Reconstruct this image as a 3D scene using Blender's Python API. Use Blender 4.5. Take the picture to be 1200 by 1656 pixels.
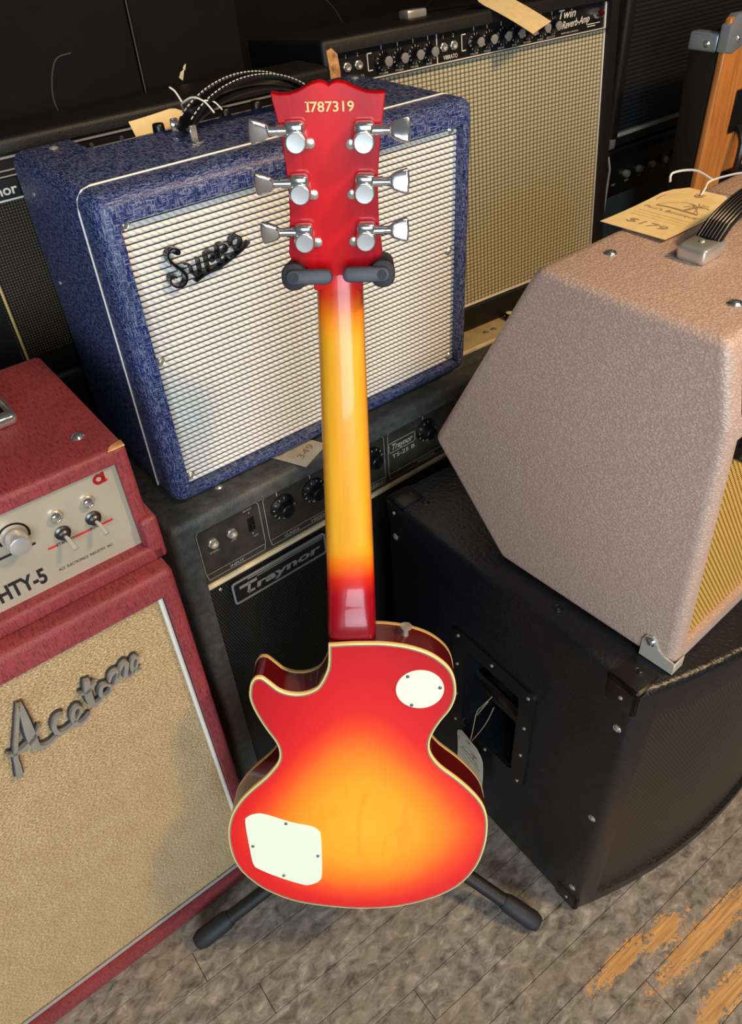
import bpy, bmesh, math, random
from mathutils import Matrix, Vector, Euler
from mathutils.geometry import tessellate_polygon
random.seed(7)
rad = math.radians
for o in list(bpy.data.objects): bpy.data.objects.remove(o)
scn = bpy.context.scene
COL = scn.collection

# ------------------------------------------------------------------ camera
YAW, PITCH, ROLL, EYE = rad(36.0), rad(40.802), rad(-4.015), Vector((0, 0, 1.36))
fwd = Vector((math.cos(PITCH)*math.sin(YAW), math.cos(PITCH)*math.cos(YAW), -math.sin(PITCH)))
up0 = Vector((math.sin(PITCH)*math.sin(YAW), math.sin(PITCH)*math.cos(YAW), math.cos(PITCH)))
rt0 = Vector((math.cos(YAW), -math.sin(YAW), 0))
rt1 = math.cos(ROLL)*rt0 + math.sin(ROLL)*up0
up1 = -math.sin(ROLL)*rt0 + math.cos(ROLL)*up0
cam_data = bpy.data.cameras.new('camera'); cam = bpy.data.objects.new('camera', cam_data); COL.objects.link(cam)
M3 = Matrix((rt1, up1, -fwd)).transposed().to_4x4(); M3.translation = EYE
cam.matrix_world = M3
cam_data.sensor_fit = 'VERTICAL'; cam_data.sensor_height = 24.0; cam_data.lens = 1222.0/1656.0*24.0
cam_data.clip_start = 0.02; cam_data.clip_end = 50
scn.camera = cam
# ------------------------------------------------------------------ world, lights, exposure
scn.view_settings.view_transform = 'Standard'; scn.view_settings.look = 'None'
scn.view_settings.gamma = 1.0; scn.view_settings.use_curve_mapping = False
scn.view_settings.exposure = 0.0
world = bpy.data.worlds.new('shop_air'); scn.world = world; world.use_nodes = True
wb = world.node_tree.nodes['Background']; wb.inputs[0].default_value = (0.62, 0.68, 0.80, 1); wb.inputs[1].default_value = 0.07
def area(name, loc, target, size, energy, color, size_y=None, spread=None):
    d = bpy.data.lights.new(name, 'AREA'); d.energy = energy; d.color = color; d.size = size
    if size_y: d.shape = 'RECTANGLE'; d.size_y = size_y
    if spread: d.spread = spread
    o = bpy.data.objects.new(name, d); COL.objects.link(o); o.location = loc
    o.rotation_euler = (Vector(target)-Vector(loc)).to_track_quat('-Z', 'Y').to_euler()
    return o
area('ceiling_spot', (1.5, -1.2, 2.9), (0.65, 0.8, 0.6), 0.32, 66, (1.0, 0.66, 0.34))
area('shop_window', (-1.25, -2.3, 1.55), (0.4, 0.5, 0.6), 1.9, 118, (0.78, 0.89, 1.0), 1.5)
area('floor_fill', (0.3, -1.0, 3.0), (0.3, 0.4, 0.3), 0.9, 14, (1.0, 0.90, 0.78), 0.9)  # added overhead fill light to lift the floor, no actual fixture

# ------------------------------------------------------------------ helpers: materials
def lin(c):
    return tuple(((v/255.0)/12.92 if v/255.0 <= 0.04045 else ((v/255.0+0.055)/1.055)**2.4) for v in c)
def rgba(c): return (*lin(c), 1.0)
class NT:
    def __init__(s, name, rough=0.5, metal=0.0, spec=0.5, coat=0.0):
        s.m = bpy.data.materials.new(name); s.m.use_nodes = True
        s.t = s.m.node_tree; s.b = s.t.nodes['Principled BSDF']
        s.b.inputs['Roughness'].default_value = rough; s.b.inputs['Metallic'].default_value = metal
        s.b.inputs['Specular IOR Level'].default_value = spec; s.b.inputs['Coat Weight'].default_value = coat
        s.b.inputs['Coat Roughness'].default_value = 0.04
        s._co = None
    def set(s, sock, v):
        if hasattr(v, 'is_output'): s.t.links.new(v, s.b.inputs[sock])
        else: s.b.inputs[sock].default_value = v
    def co(s):
        if s._co is None: s._co = s.t.nodes.new('ShaderNodeTexCoord').outputs['Object']
        return s._co
    def xyz(s):
        n = s.t.nodes.new('ShaderNodeSeparateXYZ'); s.t.links.new(s.co(), n.inputs[0]); return n.outputs
    def scl(s, sc, rot=(0, 0, 0), loc=(0, 0, 0)):
        n = s.t.nodes.new('ShaderNodeMapping'); s.t.links.new(s.co(), n.inputs[0])
        n.inputs['Scale'].default_value = sc; n.inputs['Rotation'].default_value = rot; n.inputs['Location'].default_value = loc
        return n.outputs[0]
    def noise(s, scale, vec=None, detail=3.0, rough=0.5, dist=0.0):
        n = s.t.nodes.new('ShaderNodeTexNoise'); s.t.links.new(vec or s.co(), n.inputs['Vector'])
        n.inputs['Scale'].default_value = scale; n.inputs['Detail'].default_value = detail
        n.inputs['Roughness'].default_value = rough; n.inputs['Distortion'].default_value = dist
        return n.outputs['Fac']
    def voro(s, scale, vec=None, feature='F1', rnd=1.0):
        n = s.t.nodes.new('ShaderNodeTexVoronoi'); s.t.links.new(vec or s.co(), n.inputs['Vector'])
        n.feature = feature; n.inputs['Scale'].default_value = scale; n.inputs['Randomness'].default_value = rnd
        return n.outputs['Distance']
    def math(s, op, a, b=None, c=None, clamp=False):
        n = s.t.nodes.new('ShaderNodeMath'); n.operation = op; n.use_clamp = clamp
        for i, v in enumerate((a, b, c)):
            if v is None: continue
            if hasattr(v, 'is_output'): s.t.links.new(v, n.inputs[i])
            else: n.inputs[i].default_value = v
        return n.outputs[0]
    def rng(s, v, a, b, c=0.0, d=1.0):
        n = s.t.nodes.new('ShaderNodeMapRange'); s.t.links.new(v, n.inputs[0])
        for i, q in enumerate((a, b, c, d)): n.inputs[i+1].default_value = q
        return n.outputs[0]
    def ramp(s, fac, stops):
        n = s.t.nodes.new('ShaderNodeValToRGB'); s.t.links.new(fac, n.inputs[0]); r = n.color_ramp
        while len(r.elements) < len(stops): r.elements.new(0.5)
        for e, (p, c) in zip(r.elements, stops): e.position = p; e.color = rgba(c)
        return n.outputs[0]
    def mix(s, fac, a, b, blend='MIX'):
        n = s.t.nodes.new('ShaderNodeMix'); n.data_type = 'RGBA'; n.blend_type = blend
        for sock, v in ((n.inputs[0], fac), (n.inputs[6], a), (n.inputs[7], b)):
            if hasattr(v, 'is_output'): s.t.links.new(v, sock)
            elif isinstance(v, (int, float)): sock.default_value = v
            else: sock.default_value = rgba(v)
        return n.outputs[2]
    def bump(s, h, strength=0.5, dist=0.001):
        n = s.t.nodes.new('ShaderNodeBump'); s.t.links.new(h, n.inputs['Height'])
        n.inputs['Strength'].default_value = strength; n.inputs['Distance'].default_value = dist
        s.t.links.new(n.outputs[0], s.b.inputs['Normal'])
def plain(name, c, rough=0.5, metal=0.0, spec=0.5, coat=0.0, var=0.0, vscale=30, bump=0.0, bscale=300):
    n = NT(name, rough, metal, spec, coat)
    if var:
        f = n.noise(vscale, detail=4)
        lo = tuple(max(0, v*(1-var)) for v in c); hi = tuple(min(255, v*(1+var)) for v in c)
        n.set('Base Color', n.ramp(f, [(0.3, lo), (0.7, hi)]))
    else: n.set('Base Color', rgba(c))
    if bump: n.bump(n.noise(bscale, detail=2), bump, 0.001)
    return n.m
def linen(name, base, thread, k=1.0, rough=0.45, amount=0.55, bumpd=0.0006, cross=1.0, lo=0.52, hi=0.68):
    # threads run along the two directions of whichever face they lie on
    n = NT(name, rough, 0, 0.4)
    a = n.noise(1, n.scl((700*k, 700*k, 90*k)), 1); b = n.noise(1, n.scl((90*k, 700*k, 700*k)), 1); c = n.noise(1, n.scl((700*k, 90*k, 700*k)), 1)
    tc = n.t.nodes.new('ShaderNodeTexCoord'); sp = n.t.nodes.new('ShaderNodeSeparateXYZ'); n.t.links.new(tc.outputs['Normal'], sp.inputs[0])
    up = n.math('GREATER_THAN', n.math('ABSOLUTE', sp.outputs[2]), 0.7); sd = n.math('GREATER_THAN', n.math('ABSOLUTE', sp.outputs[0]), 0.7)
    def sel(f, u, v): return n.math('ADD', n.math('MULTIPLY', f, v), n.math('MULTIPLY', n.math('SUBTRACT', 1.0, f), u))
    main = sel(up, a, c); oth = n.math('MULTIPLY', sel(sd, b, c), cross)
    m = n.math('MAXIMUM', main, oth)
    f = n.rng(m, lo, hi)
    n.set('Base Color', n.mix(n.math('MULTIPLY', f, amount), n.mix(n.rng(n.noise(9), 0.3, 0.7), tuple(v*0.85 for v in base), base), thread))
    n.bump(m, 0.7, bumpd)
    return n.m
def tolex(name, base, k=1.0, rough=0.42, strength=0.6, var=0.12, spec=0.5, stretch=(1, 1, 1)):
    n = NT(name, rough, 0, spec)
    v = n.scl(tuple(k*s for s in stretch))
    h = n.math('ADD', n.voro(520, v, 'SMOOTH_F1'), n.noise(420, v, 2, 0.5, 0.5))
    lo = tuple(max(0, c*(1-var)) for c in base); hi = tuple(min(255, c*(1+var)) for c in base)
    n.set('Base Color', n.ramp(n.noise(90, v, 3), [(0.35, lo), (0.65, hi)]))
    n.bump(h, strength, 0.0007)
    return n.m

M = {}
M['blue'] = linen('blue_linen_vinyl', (18, 36, 96), (158, 166, 188), 1.25, 0.38, 0.55)
M['red'] = linen('red_linen_vinyl', (150, 62, 66), (74, 26, 34), 1.05, 0.5, 0.55, cross=0.90, lo=0.50, hi=0.66)
M['black_tolex'] = tolex('black_tolex', (16, 18, 22), 0.55, 0.36, 0.75, stretch=(1, 0.7, 1.3))
M['soft_black'] = tolex('charcoal_tolex', (70, 71, 68), 0.8, 0.5, 0.6)
def brown_tolex():
    n = NT('brown_tolex', 0.33, 0, 0.6)
    v = n.scl((1.0, 1.0, 1.5))
    e = n.voro(340, v, 'F1'); g = n.noise(240, v, 3, 0.6, 1.0)
    h = n.math('ADD', n.math('SUBTRACT', 1.0, e), n.math('MULTIPLY', g, 1.2))
    c = n.ramp(n.rng(h, 0.9, 1.7), [(0.15, (176, 150, 134)), (0.6, (198, 172, 155)), (0.95, (214, 192, 177))])  # paler flecks on the raised grain paint its specular glints into the colour
    n.set('Base Color', n.mix(n.rng(n.noise(7), 0.35, 0.65, 0, 0.25), c, (178, 146, 132)))
    n.bump(h, 0.8, 0.0006)
    return n.m
M['brown'] = brown_tolex()
M['black_fine'] = tolex('fine_black_tolex', (22, 21, 19), 1.3, 0.5, 0.35, 0.1, 0.35)
M['chrome'] = plain('chrome', (222, 222, 222), 0.13, 0.92)
M['nickel'] = plain('worn_nickel', (196, 190, 178), 0.26, 0.65, var=0.08)
M['brushed'] = plain('brushed_cap', (206, 208, 206), 0.3, 0.7)
M['blue_steel'] = plain('corner_steel', (150, 158, 166), 0.35, 0.5)
M['steel'] = plain('dark_steel', (90, 90, 92), 0.35, 1.0)
M['black'] = plain('black_plastic', (16, 16, 18), 0.32)
M['matt_black'] = plain('matt_black_paint', (14, 14, 15), 0.6, var=0.2)
M['rubber'] = plain('black_rubber', (26, 28, 32), 0.62, bump=0.2, bscale=500)
M['pad'] = plain('charcoal_rubber_pad', (52, 57, 66), 0.5)
M['white'] = plain('white_piping', (226, 222, 208), 0.45)
M['cream_trim'] = plain('cream_trim', (218, 200, 160), 0.5, var=0.08)
M['print_white'] = plain('pale_print', (214, 208, 192), 0.6)
M['print_black'] = plain('black_print', (20, 20, 22), 0.6)
M['print_red'] = plain('red_print', (196, 34, 34), 0.6)
M['print_grey'] = plain('pencil_print', (140, 126, 104), 0.8)
M['print_dim'] = plain('worn_panel_print', (168, 162, 146), 0.6)
M['print_tag'] = plain('tag_ink', (160, 138, 104), 0.8)
M['print_soft'] = plain('faded_ink', (188, 165, 122), 0.8)
M['paper'] = plain('manila_paper', (232, 206, 146), 0.8, var=0.03, vscale=60)
M['paper_pale'] = plain('pale_card', (206, 198, 176), 0.8, var=0.03, vscale=60)
M['string'] = plain('cotton_string', (228, 224, 214), 0.8)
M['twine'] = plain('jute_string', (158, 142, 112), 0.85)
M['ring'] = plain('tag_ring', (206, 160, 118), 0.8)
M['silver_panel'] = plain('silver_panel', (176, 168, 148), 0.36, 0.25, var=0.04, vscale=12)
M['cream_panel'] = plain('cream_control_panel', (178, 160, 118), 0.45, var=0.08, vscale=25)
M['dark_panel'] = plain('dark_control_panel', (50, 47, 42), 0.42, var=0.15, vscale=40)
M['black_panel'] = plain('black_control_panel', (16, 15, 14), 0.4)
M['pewter'] = plain('pewter', (150, 146, 136), 0.38, 0.35, var=0.05)
M['pewter_dark'] = plain('dark_pewter', (62, 68, 78), 0.4, 0.4)
M['logo_black'] = plain('glossy_black_script', (14, 17, 20), 0.2, coat=0.4)
M['logo_grey'] = plain('grey_badge', (142, 143, 140), 0.45, 0.1)
M['cover'] = plain('cream_plastic_cover', (232, 238, 214), 0.4)
M['screw_dark'] = plain('aged_screw', (118, 118, 116), 0.35, 0.9)
M['binding'] = plain('cream_binding', (236, 206, 132), 0.3, coat=0.4)
M['binding_line'] = plain('grey_binding_line', (122, 124, 104), 0.35, coat=0.4)
M['bright_trim'] = plain('bright_trim', (200, 194, 180), 0.3, 0.35)
M['edge_wood'] = plain('chipped_edge_wood', (176, 132, 84), 0.8, var=0.3, vscale=90)
M['red_lens'] = plain('red_lens', (70, 8, 14), 0.15, coat=0.6)
M['piping_gold'] = plain('gold_bead', (222, 190, 120), 0.45)

def gold_cloth():
    n = NT('gold_flecked_cloth', 0.6, 0.0, 0.5)
    f = n.noise(1, n.scl((300, 300, 520), (0, 0.6, 0)), 4, 0.7); g = n.noise(26, None, 4)
    c = n.ramp(f, [(0.34, (112, 86, 52)), (0.46, (182, 152, 106)), (0.56, (208, 182, 136)), (0.66, (246, 234, 204))])
    n.set('Base Color', n.mix(n.rng(g, 0.35, 0.75, 0.0, 0.3), c, (150, 116, 72)))
    n.bump(n.math('ADD', f, n.math('MULTIPLY', n.voro(420), 0.5)), 1.0, 0.0022)
    return n.m
M['gold_cloth'] = gold_cloth()
def silver_cloth():
    n = NT('silver_ridged_cloth', 0.5)
    x, y, z = n.xyz()
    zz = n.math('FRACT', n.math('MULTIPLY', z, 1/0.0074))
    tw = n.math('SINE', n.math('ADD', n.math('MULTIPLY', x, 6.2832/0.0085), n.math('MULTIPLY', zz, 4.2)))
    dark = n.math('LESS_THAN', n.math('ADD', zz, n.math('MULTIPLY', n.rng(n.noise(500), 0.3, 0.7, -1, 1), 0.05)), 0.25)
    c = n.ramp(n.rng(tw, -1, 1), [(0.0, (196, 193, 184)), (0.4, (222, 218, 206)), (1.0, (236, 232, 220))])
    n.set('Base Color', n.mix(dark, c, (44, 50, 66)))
    n.bump(n.math('ADD', tw, n.noise(700)), 0.5, 0.0005)
    return n.m
M['silver_cloth'] = silver_cloth()
def basket_cloth(name, light, darkc, px, pz, metal=0.0, skew=0.0, gap=0.32, rough=0.5, dist=0.0012):
    n = NT(name, rough, metal)
    x, y, z = n.xyz()
    xs = n.math('ADD', x, n.math('MULTIPLY', z, skew)) if skew else x
    row = n.math('FLOOR', n.math('MULTIPLY', z, 1/pz))
    fx = n.math('FRACT', n.math('ADD', n.math('MULTIPLY', xs, 1/px), n.math('MULTIPLY', row, 0.0)))
    fz = n.math('FRACT', n.math('MULTIPLY', z, 1/pz))
    bx = n.math('SINE', n.math('MULTIPLY', fx, math.pi)); bz = n.math('SINE', n.math('MULTIPLY', fz, math.pi))
    h = n.math('MULTIPLY', bx, bz)
    sp = n.noise(800, None, 2)
    f = n.math('ADD', h, n.math('MULTIPLY', n.rng(sp, 0.3, 0.7, -1, 1), 0.12))
    n.set('Base Color', n.ramp(f, [(gap-0.12, darkc), (gap+0.16, light), (0.97, tuple(min(255, v*1.12) for v in light))]))
    n.bump(h, 0.8, dist)
    return n.m
M['sparkle_cloth'] = basket_cloth('silver_sparkle_cloth', (182, 174, 146), (104, 94, 66), 0.0108, 0.0080, gap=0.26, dist=0.0007)
M['wheat_cloth'] = basket_cloth('wheat_cloth', (206, 166, 84), (110, 80, 32), 0.0064, 0.0034, skew=0.7, gap=0.3)
M['black_cloth'] = basket_cloth('black_woven_cloth', (44, 44, 42), (8, 8, 8), 0.0042, 0.0042, skew=0.35, gap=0.5)
M['olive_cloth'] = basket_cloth('olive_black_cloth', (62, 52, 30), (18, 14, 8), 0.0040, 0.0040, gap=0.4)
M['dark_cloth'] = basket_cloth('dark_speaker_cloth', (30, 33, 38), (10, 11, 13), 0.006, 0.010, gap=0.4)
M['grey_cloth'] = basket_cloth('grey_speaker_cloth', (72, 76, 74), (46, 50, 50), 0.003, 0.003, gap=0.3)
def metal_mesh():
    n = NT('perforated_steel', 0.42, 0.35)
    x, y, z = n.xyz()
    p = 0.0056
    row = n.math('FLOOR', n.math('MULTIPLY', z, 1/(p*0.87)))
    off = n.math('MULTIPLY', n.math('MODULO', row, 2.0), 0.5)
    fx = n.math('SUBTRACT', n.math('FRACT', n.math('ADD', n.math('MULTIPLY', x, 1/p), off)), 0.5)
    fz = n.math('SUBTRACT', n.math('FRACT', n.math('MULTIPLY', z, 1/(p*0.87))), 0.5)
    d = n.math('SQRT', n.math('ADD', n.math('MULTIPLY', fx, fx), n.math('MULTIPLY', fz, fz)))
    hole = n.rng(d, 0.33, 0.40)
    n.set('Base Color', n.mix(hole, (5, 5, 5), (58, 53, 48))); n.bump(hole, 1.0, 0.001)
    return n.m
M['mesh'] = metal_mesh()
def wood_panel():
    n = NT('honey_pine', 0.4, coat=0.2)
    g = n.noise(1, n.scl((70, 70, 5)), 4, 0.6, 1.2)
    n.set('Base Color', n.ramp(g, [(0.25, (150, 88, 34)), (0.5, (190, 120, 56)), (0.75, (206, 140, 74))]))
    return n.m
M['pine'] = wood_panel()
def sunburst():
    n = NT('cherry_sunburst', 0.26, spec=0.4, coat=0.5)
    x, y, z = n.xyz()
    wob = n.math('MULTIPLY', n.rng(n.noise(1, n.scl((9, 9, 5)), 3), 0.3, 0.7, -1, 1), 0.035)
    a = n.rng(z, 0.14, 0.31, 0.150, 0.088); b = n.math('ADD', n.math('MULTIPLY', n.math('GREATER_THAN', z, 0.14), 0.046), 0.128)
    ex = n.math('DIVIDE', n.math('SUBTRACT', x, 0.006), a); ez = n.math('DIVIDE', n.math('SUBTRACT', z, 0.14), b)
    d = n.math('ADD', n.math('SQRT', n.math('ADD', n.math('MULTIPLY', ex, ex), n.math('MULTIPLY', ez, ez))), wob)
    c = n.ramp(n.math('MULTIPLY', d, 0.5), [(0.0, (255, 178, 36)), (0.24, (255, 164, 30)), (0.36, (255, 128, 24)), (0.46, (248, 74, 24)), (0.55, (226, 30, 28)), (0.72, (206, 16, 28)), (1.0, (176, 10, 24))])
    fig = n.noise(1, n.scl((26, 26, 7)), 3, 0.5, 1.5)
    c = n.mix(n.math('MULTIPLY', n.math('SUBTRACT', 1.0, n.rng(d, 0.2, 0.95), clamp=True), n.rng(fig, 0.47, 0.56, 0, 0.30)), c, (232, 134, 20))
    side = n.math('GREATER_THAN', y, 0.004)
    n.set('Base Color', n.mix(side, c, (92, 10, 14)))
    return n.m
M['sunburst'] = sunburst()
def neck_burst():
    n = NT('neck_sunburst', 0.32, spec=0.3, coat=0.28)
    x, y, z = n.xyz()
    g = n.noise(1, n.scl((120, 120, 6)), 3)
    yel = n.mix(n.rng(g, 0.35, 0.7), (226, 160, 32), (238, 176, 48))
    c = n.ramp(n.rng(z, 0.43, 0.86), [(0.0, (120, 6, 22)), (0.13, (156, 6, 24)), (0.18, (214, 40, 18)), (0.225, (238, 116, 18)), (0.27, (238, 160, 30)), (0.80, (238, 166, 34)), (0.875, (240, 132, 26)), (0.925, (222, 56, 22)), (0.965, (190, 14, 22))])
    mid = n.math('MULTIPLY', n.rng(z, 0.535, 0.56), n.rng(z, 0.80, 0.775))
    c = n.mix(mid, c, yel)
    edge = n.rng(n.math('ABSOLUTE', n.math('ADD', x, 0.001)), 0.016, 0.027)
    n.set('Base Color', n.mix(n.math('MULTIPLY', n.math('MULTIPLY', edge, mid), 0.45), c, (196, 96, 14)))
    return n.m
M['neck'] = neck_burst()
def head_red():
    n = NT('headstock_red', 0.32, spec=0.3, coat=0.3)
    x, y, z = n.xyz()
    g = n.noise(1, n.scl((160, 30, 8)), 3)
    s = n.rng(n.math('ABSOLUTE', n.math('SUBTRACT', x, -0.004)), 0.006, 0.03)
    c = n.mix(s, (206, 10, 22), (172, 8, 24))
    n.set('Base Color', n.mix(n.rng(g, 0.5, 0.75, 0, 0.35), c, (216, 22, 24)))
    return n.m
M['head'] = head_red()
def floor_mat():
    n = NT('worn_painted_boards', 0.55, 0, 0.35)
    x, y, z = n.xyz()
    v = n.scl((1, 1.6, 1))
    big = n.noise(7, v, 5, 0.6, 0.6); fine = n.noise(38, v, 6, 0.66, 0.6); flake = n.noise(22, v, 5, 0.62, 0.8)
    c = n.ramp(fine, [(0.32, (72, 67, 62)), (0.44, (114, 108, 100)), (0.56, (140, 133, 123)), (0.70, (178, 169, 155))])
    c = n.mix(n.rng(big, 0.42, 0.68, 0, 0.42), c, (118, 102, 82))
    c = n.mix(n.math('MULTIPLY', n.rng(flake, 0.54, 0.60), 0.35), c, (150, 140, 124))
    c = n.mix(n.math('MULTIPLY', n.rng(flake, 0.42, 0.36), 0.4), c, (74, 66, 58))
    # bare wood where the paint has worn off, in patches along a few boards
    def spot(cx, cy, rx, ry):
        px = n.math('DIVIDE', n.math('SUBTRACT', x, cx), rx); py = n.math('DIVIDE', n.math('SUBTRACT', y, cy), ry)
        return n.math('SUBTRACT', 1.0, n.math('SQRT', n.math('ADD', n.math('MULTIPLY', px, px), n.math('MULTIPLY', py, py))), clamp=True)
    patch = n.math('MAXIMUM', n.math('MAXIMUM', spot(0.68, 0.102, 0.24, 0.036), spot(0.53, 0.160, 0.12, 0.026)), n.math('MAXIMUM', spot(0.62, 0.03, 0.14, 0.03), spot(0.62, 0.145, 0.09, 0.03)))
    wear = n.math('ADD', n.math('MULTIPLY', patch, 0.42), n.noise(90, n.scl((0.8, 1.2, 1)), 7, 0.8, 0.6))
    bare = n.math('MULTIPLY', n.math('GREATER_THAN', wear, 0.70), n.math('GREATER_THAN', patch, 0.02))
    wood = n.ramp(n.noise(1, n.scl((14, 260, 1)), 4), [(0.3, (160, 116, 66)), (0.7, (214, 166, 104))])
    spots = n.math('GREATER_THAN', n.noise(60, n.scl((1, 1, 1), loc=(3, 1, 0)), 2), 0.78)
    c = n.mix(spots, c, (176, 120, 66))
    n.set('Base Color', n.mix(bare, c, wood))
    n.bump(n.math('ADD', fine, flake), 0.3, 0.0010)
    return n.m
M['floor'] = floor_mat()
M['gap'] = plain('floor_gap_dirt', (74, 66, 56), 0.9)
def wall_mat():
    n = NT('black_wall_paint', 0.7, 0, 0.15)
    n.set('Base Color', n.ramp(n.noise(14, None, 5), [(0.35, (7, 6, 6)), (0.7, (12, 11, 10))]))
    n.bump(n.noise(180), 0.2, 0.001)
    return n.m
M['wall'] = wall_mat()
M['scuff'] = plain('chalk_scuff', (78, 70, 56), 0.9)

# ------------------------------------------------------------------ helpers: geometry
def link(o, parent=None):
    COL.objects.link(o)
    if parent is not None: o.parent = parent
    return o
def finish(name, bm, mat, parent=None, smooth=True, angle=38):
    me = bpy.data.meshes.new(name); bmesh.ops.recalc_face_normals(bm, faces=bm.faces)
    bm.to_mesh(me); bm.free()
    if smooth:
        for p in me.polygons: p.use_smooth = True
        me.set_sharp_from_angle(angle=rad(angle))
    if mat is not None: me.materials.append(mat)
    return link(bpy.data.objects.new(name, me), parent)
def thing(name, label, cat, loc=(0, 0, 0), rot=(0, 0, 0), group=None):
    o = bpy.data.objects.new(name, None); o.empty_display_size = 0.05; link(o)
    o.location = loc; o.rotation_euler = rot; o['label'] = label; o['category'] = cat
    if group: o['group'] = group
    return o
def put(src, parent, loc=None, rot=None, name=None):
    o = src.copy(); link(o, parent)
    if loc is not None: o.location = loc
    if rot is not None: o.rotation_euler = rot
    for ch in src.children:
        c = ch.copy(); link(c, o)
    return o
def new(): return bmesh.new()
def box(bm, x0, x1, y0, y1, z0, z1, r=0.0, seg=2):
    vs = bmesh.ops.create_cube(bm, size=1.0)['verts']
    for v in vs: v.co = Vector(((x0+x1)/2+v.co.x*(x1-x0), (y0+y1)/2+v.co.y*(y1-y0), (z0+z1)/2+v.co.z*(z1-z0)))
    if r > 0:
        es = list({e for v in vs for e in v.link_edges})
        res = bmesh.ops.bevel(bm, geom=es, offset=r, segments=seg, profile=0.5, affect='EDGES')
    return bm
def prism(bm, poly, lo, hi, axis='x', r=0.0, seg=2):
    """poly in the plane across axis: x -> (y,z), y -> (x,z), z -> (x,y)"""
    def P(a, b, h): return {'x': (h, a, b), 'y': (a, h, b), 'z': (a, b, h)}[axis]
    A = [bm.verts.new(P(a, b, lo)) for a, b in poly]; B = [bm.verts.new(P(a, b, hi)) for a, b in poly]
    n = len(poly); fs = [bm.faces.new(A[::-1]), bm.faces.new(B)]
    for i in range(n): fs.append(bm.faces.new((A[i], A[(i+1) % n], B[(i+1) % n], B[i])))
    bmesh.ops.recalc_face_normals(bm, faces=fs)
    if r > 0:
        es = [e for f in fs[:2] for e in f.edges] if r else []
        bmesh.ops.bevel(bm, geom=list(set(es)), offset=r, segments=seg, profile=0.5, affect='EDGES')
    return bm
def lathe(bm, prof, n=20, mat=Matrix.Identity(4)):
    """prof [(r,h)] about local z, then mat"""
    rings = []
    for r, h in prof:
        if r < 1e-6: rings.append([bm.verts.new(mat @ Vector((0, 0, h)))])
        else: rings.append([bm.verts.new(mat @ Vector((r*math.cos(2*math.pi*i/n), r*math.sin(2*math.pi*i/n), h))) for i in range(n)])
    for a, b in zip(rings, rings[1:]):
        for i in range(n):
            j = (i+1) % n
            if len(a) == 1 and len(b) == 1: continue
            if len(a) == 1: bm.faces.new((a[0], b[i], b[j]))
            elif len(b) == 1: bm.faces.new((a[i], a[j], b[0]))
            else: bm.faces.new((a[i], a[j], b[j], b[i]))
    if len(rings[0]) > 1: bm.faces.new(rings[0][::-1])
    if len(rings[-1]) > 1: bm.faces.new(rings[-1])
    return bm
TOFRONT = Matrix.Rotation(rad(90), 4, 'X')      # local z -> -y (towards the viewer of a front panel)
def aim(p, d):
    return Matrix.Translation(Vector(p)) @ Vector(d).to_track_quat('Z', 'Y').to_matrix().to_4x4()
def tube(bm, pts, r, n=8, closed=False, sq=(1, 1)):
    pts = [Vector(p) for p in pts]; m = len(pts); R = r if isinstance(r, (list, tuple)) else [r]*m
    tans = []
    for i in range(m):
        a = pts[(i-1) % m] if (i > 0 or closed) else pts[i]; b = pts[(i+1) % m] if (i < m-1 or closed) else pts[i]
        tans.append((b-a).normalized())
    ref = Vector((0, 0, 1)) if abs(tans[0].z) < 0.9 else Vector((0, 1, 0))
    u = (ref - tans[0]*ref.dot(tans[0])).normalized(); rings = []
    for i in range(m):
        u = (u - tans[i]*u.dot(tans[i])).normalized(); w = tans[i].cross(u)
        rings.append([bm.verts.new(pts[i] + R[i]*(sq[0]*math.cos(2*math.pi*k/n)*u + sq[1]*math.sin(2*math.pi*k/n)*w)) for k in range(n)])
    prs = list(zip(rings, rings[1:])) + ([(rings[-1], rings[0])] if closed else [])
    for a, b in prs:
        for k in range(n): bm.faces.new((a[k], a[(k+1) % n], b[(k+1) % n], b[k]))
    if not closed: bm.faces.new(rings[0][::-1]); bm.faces.new(rings[-1])
    return bm
def catmull(pts, k=6, closed=False):
    n = len(pts); out = []
    for i in range(n if closed else n-1):
        p0 = pts[(i-1) % n] if (closed or i > 0) else pts[i]; p1 = pts[i]; p2 = pts[(i+1) % n]
        p3 = pts[(i+2) % n] if (closed or i+2 < n) else p2
        for j in range(k):
            t = j/k
            out.append(tuple(0.5*(2*b+(c-a)*t+(2*a-5*b+4*c-d)*t*t+(3*b-a-3*c+d)*t**3) for a, b, c, d in zip(p0, p1, p2, p3)))
    if not closed: out.append(tuple(pts[-1]))
    return out
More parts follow.
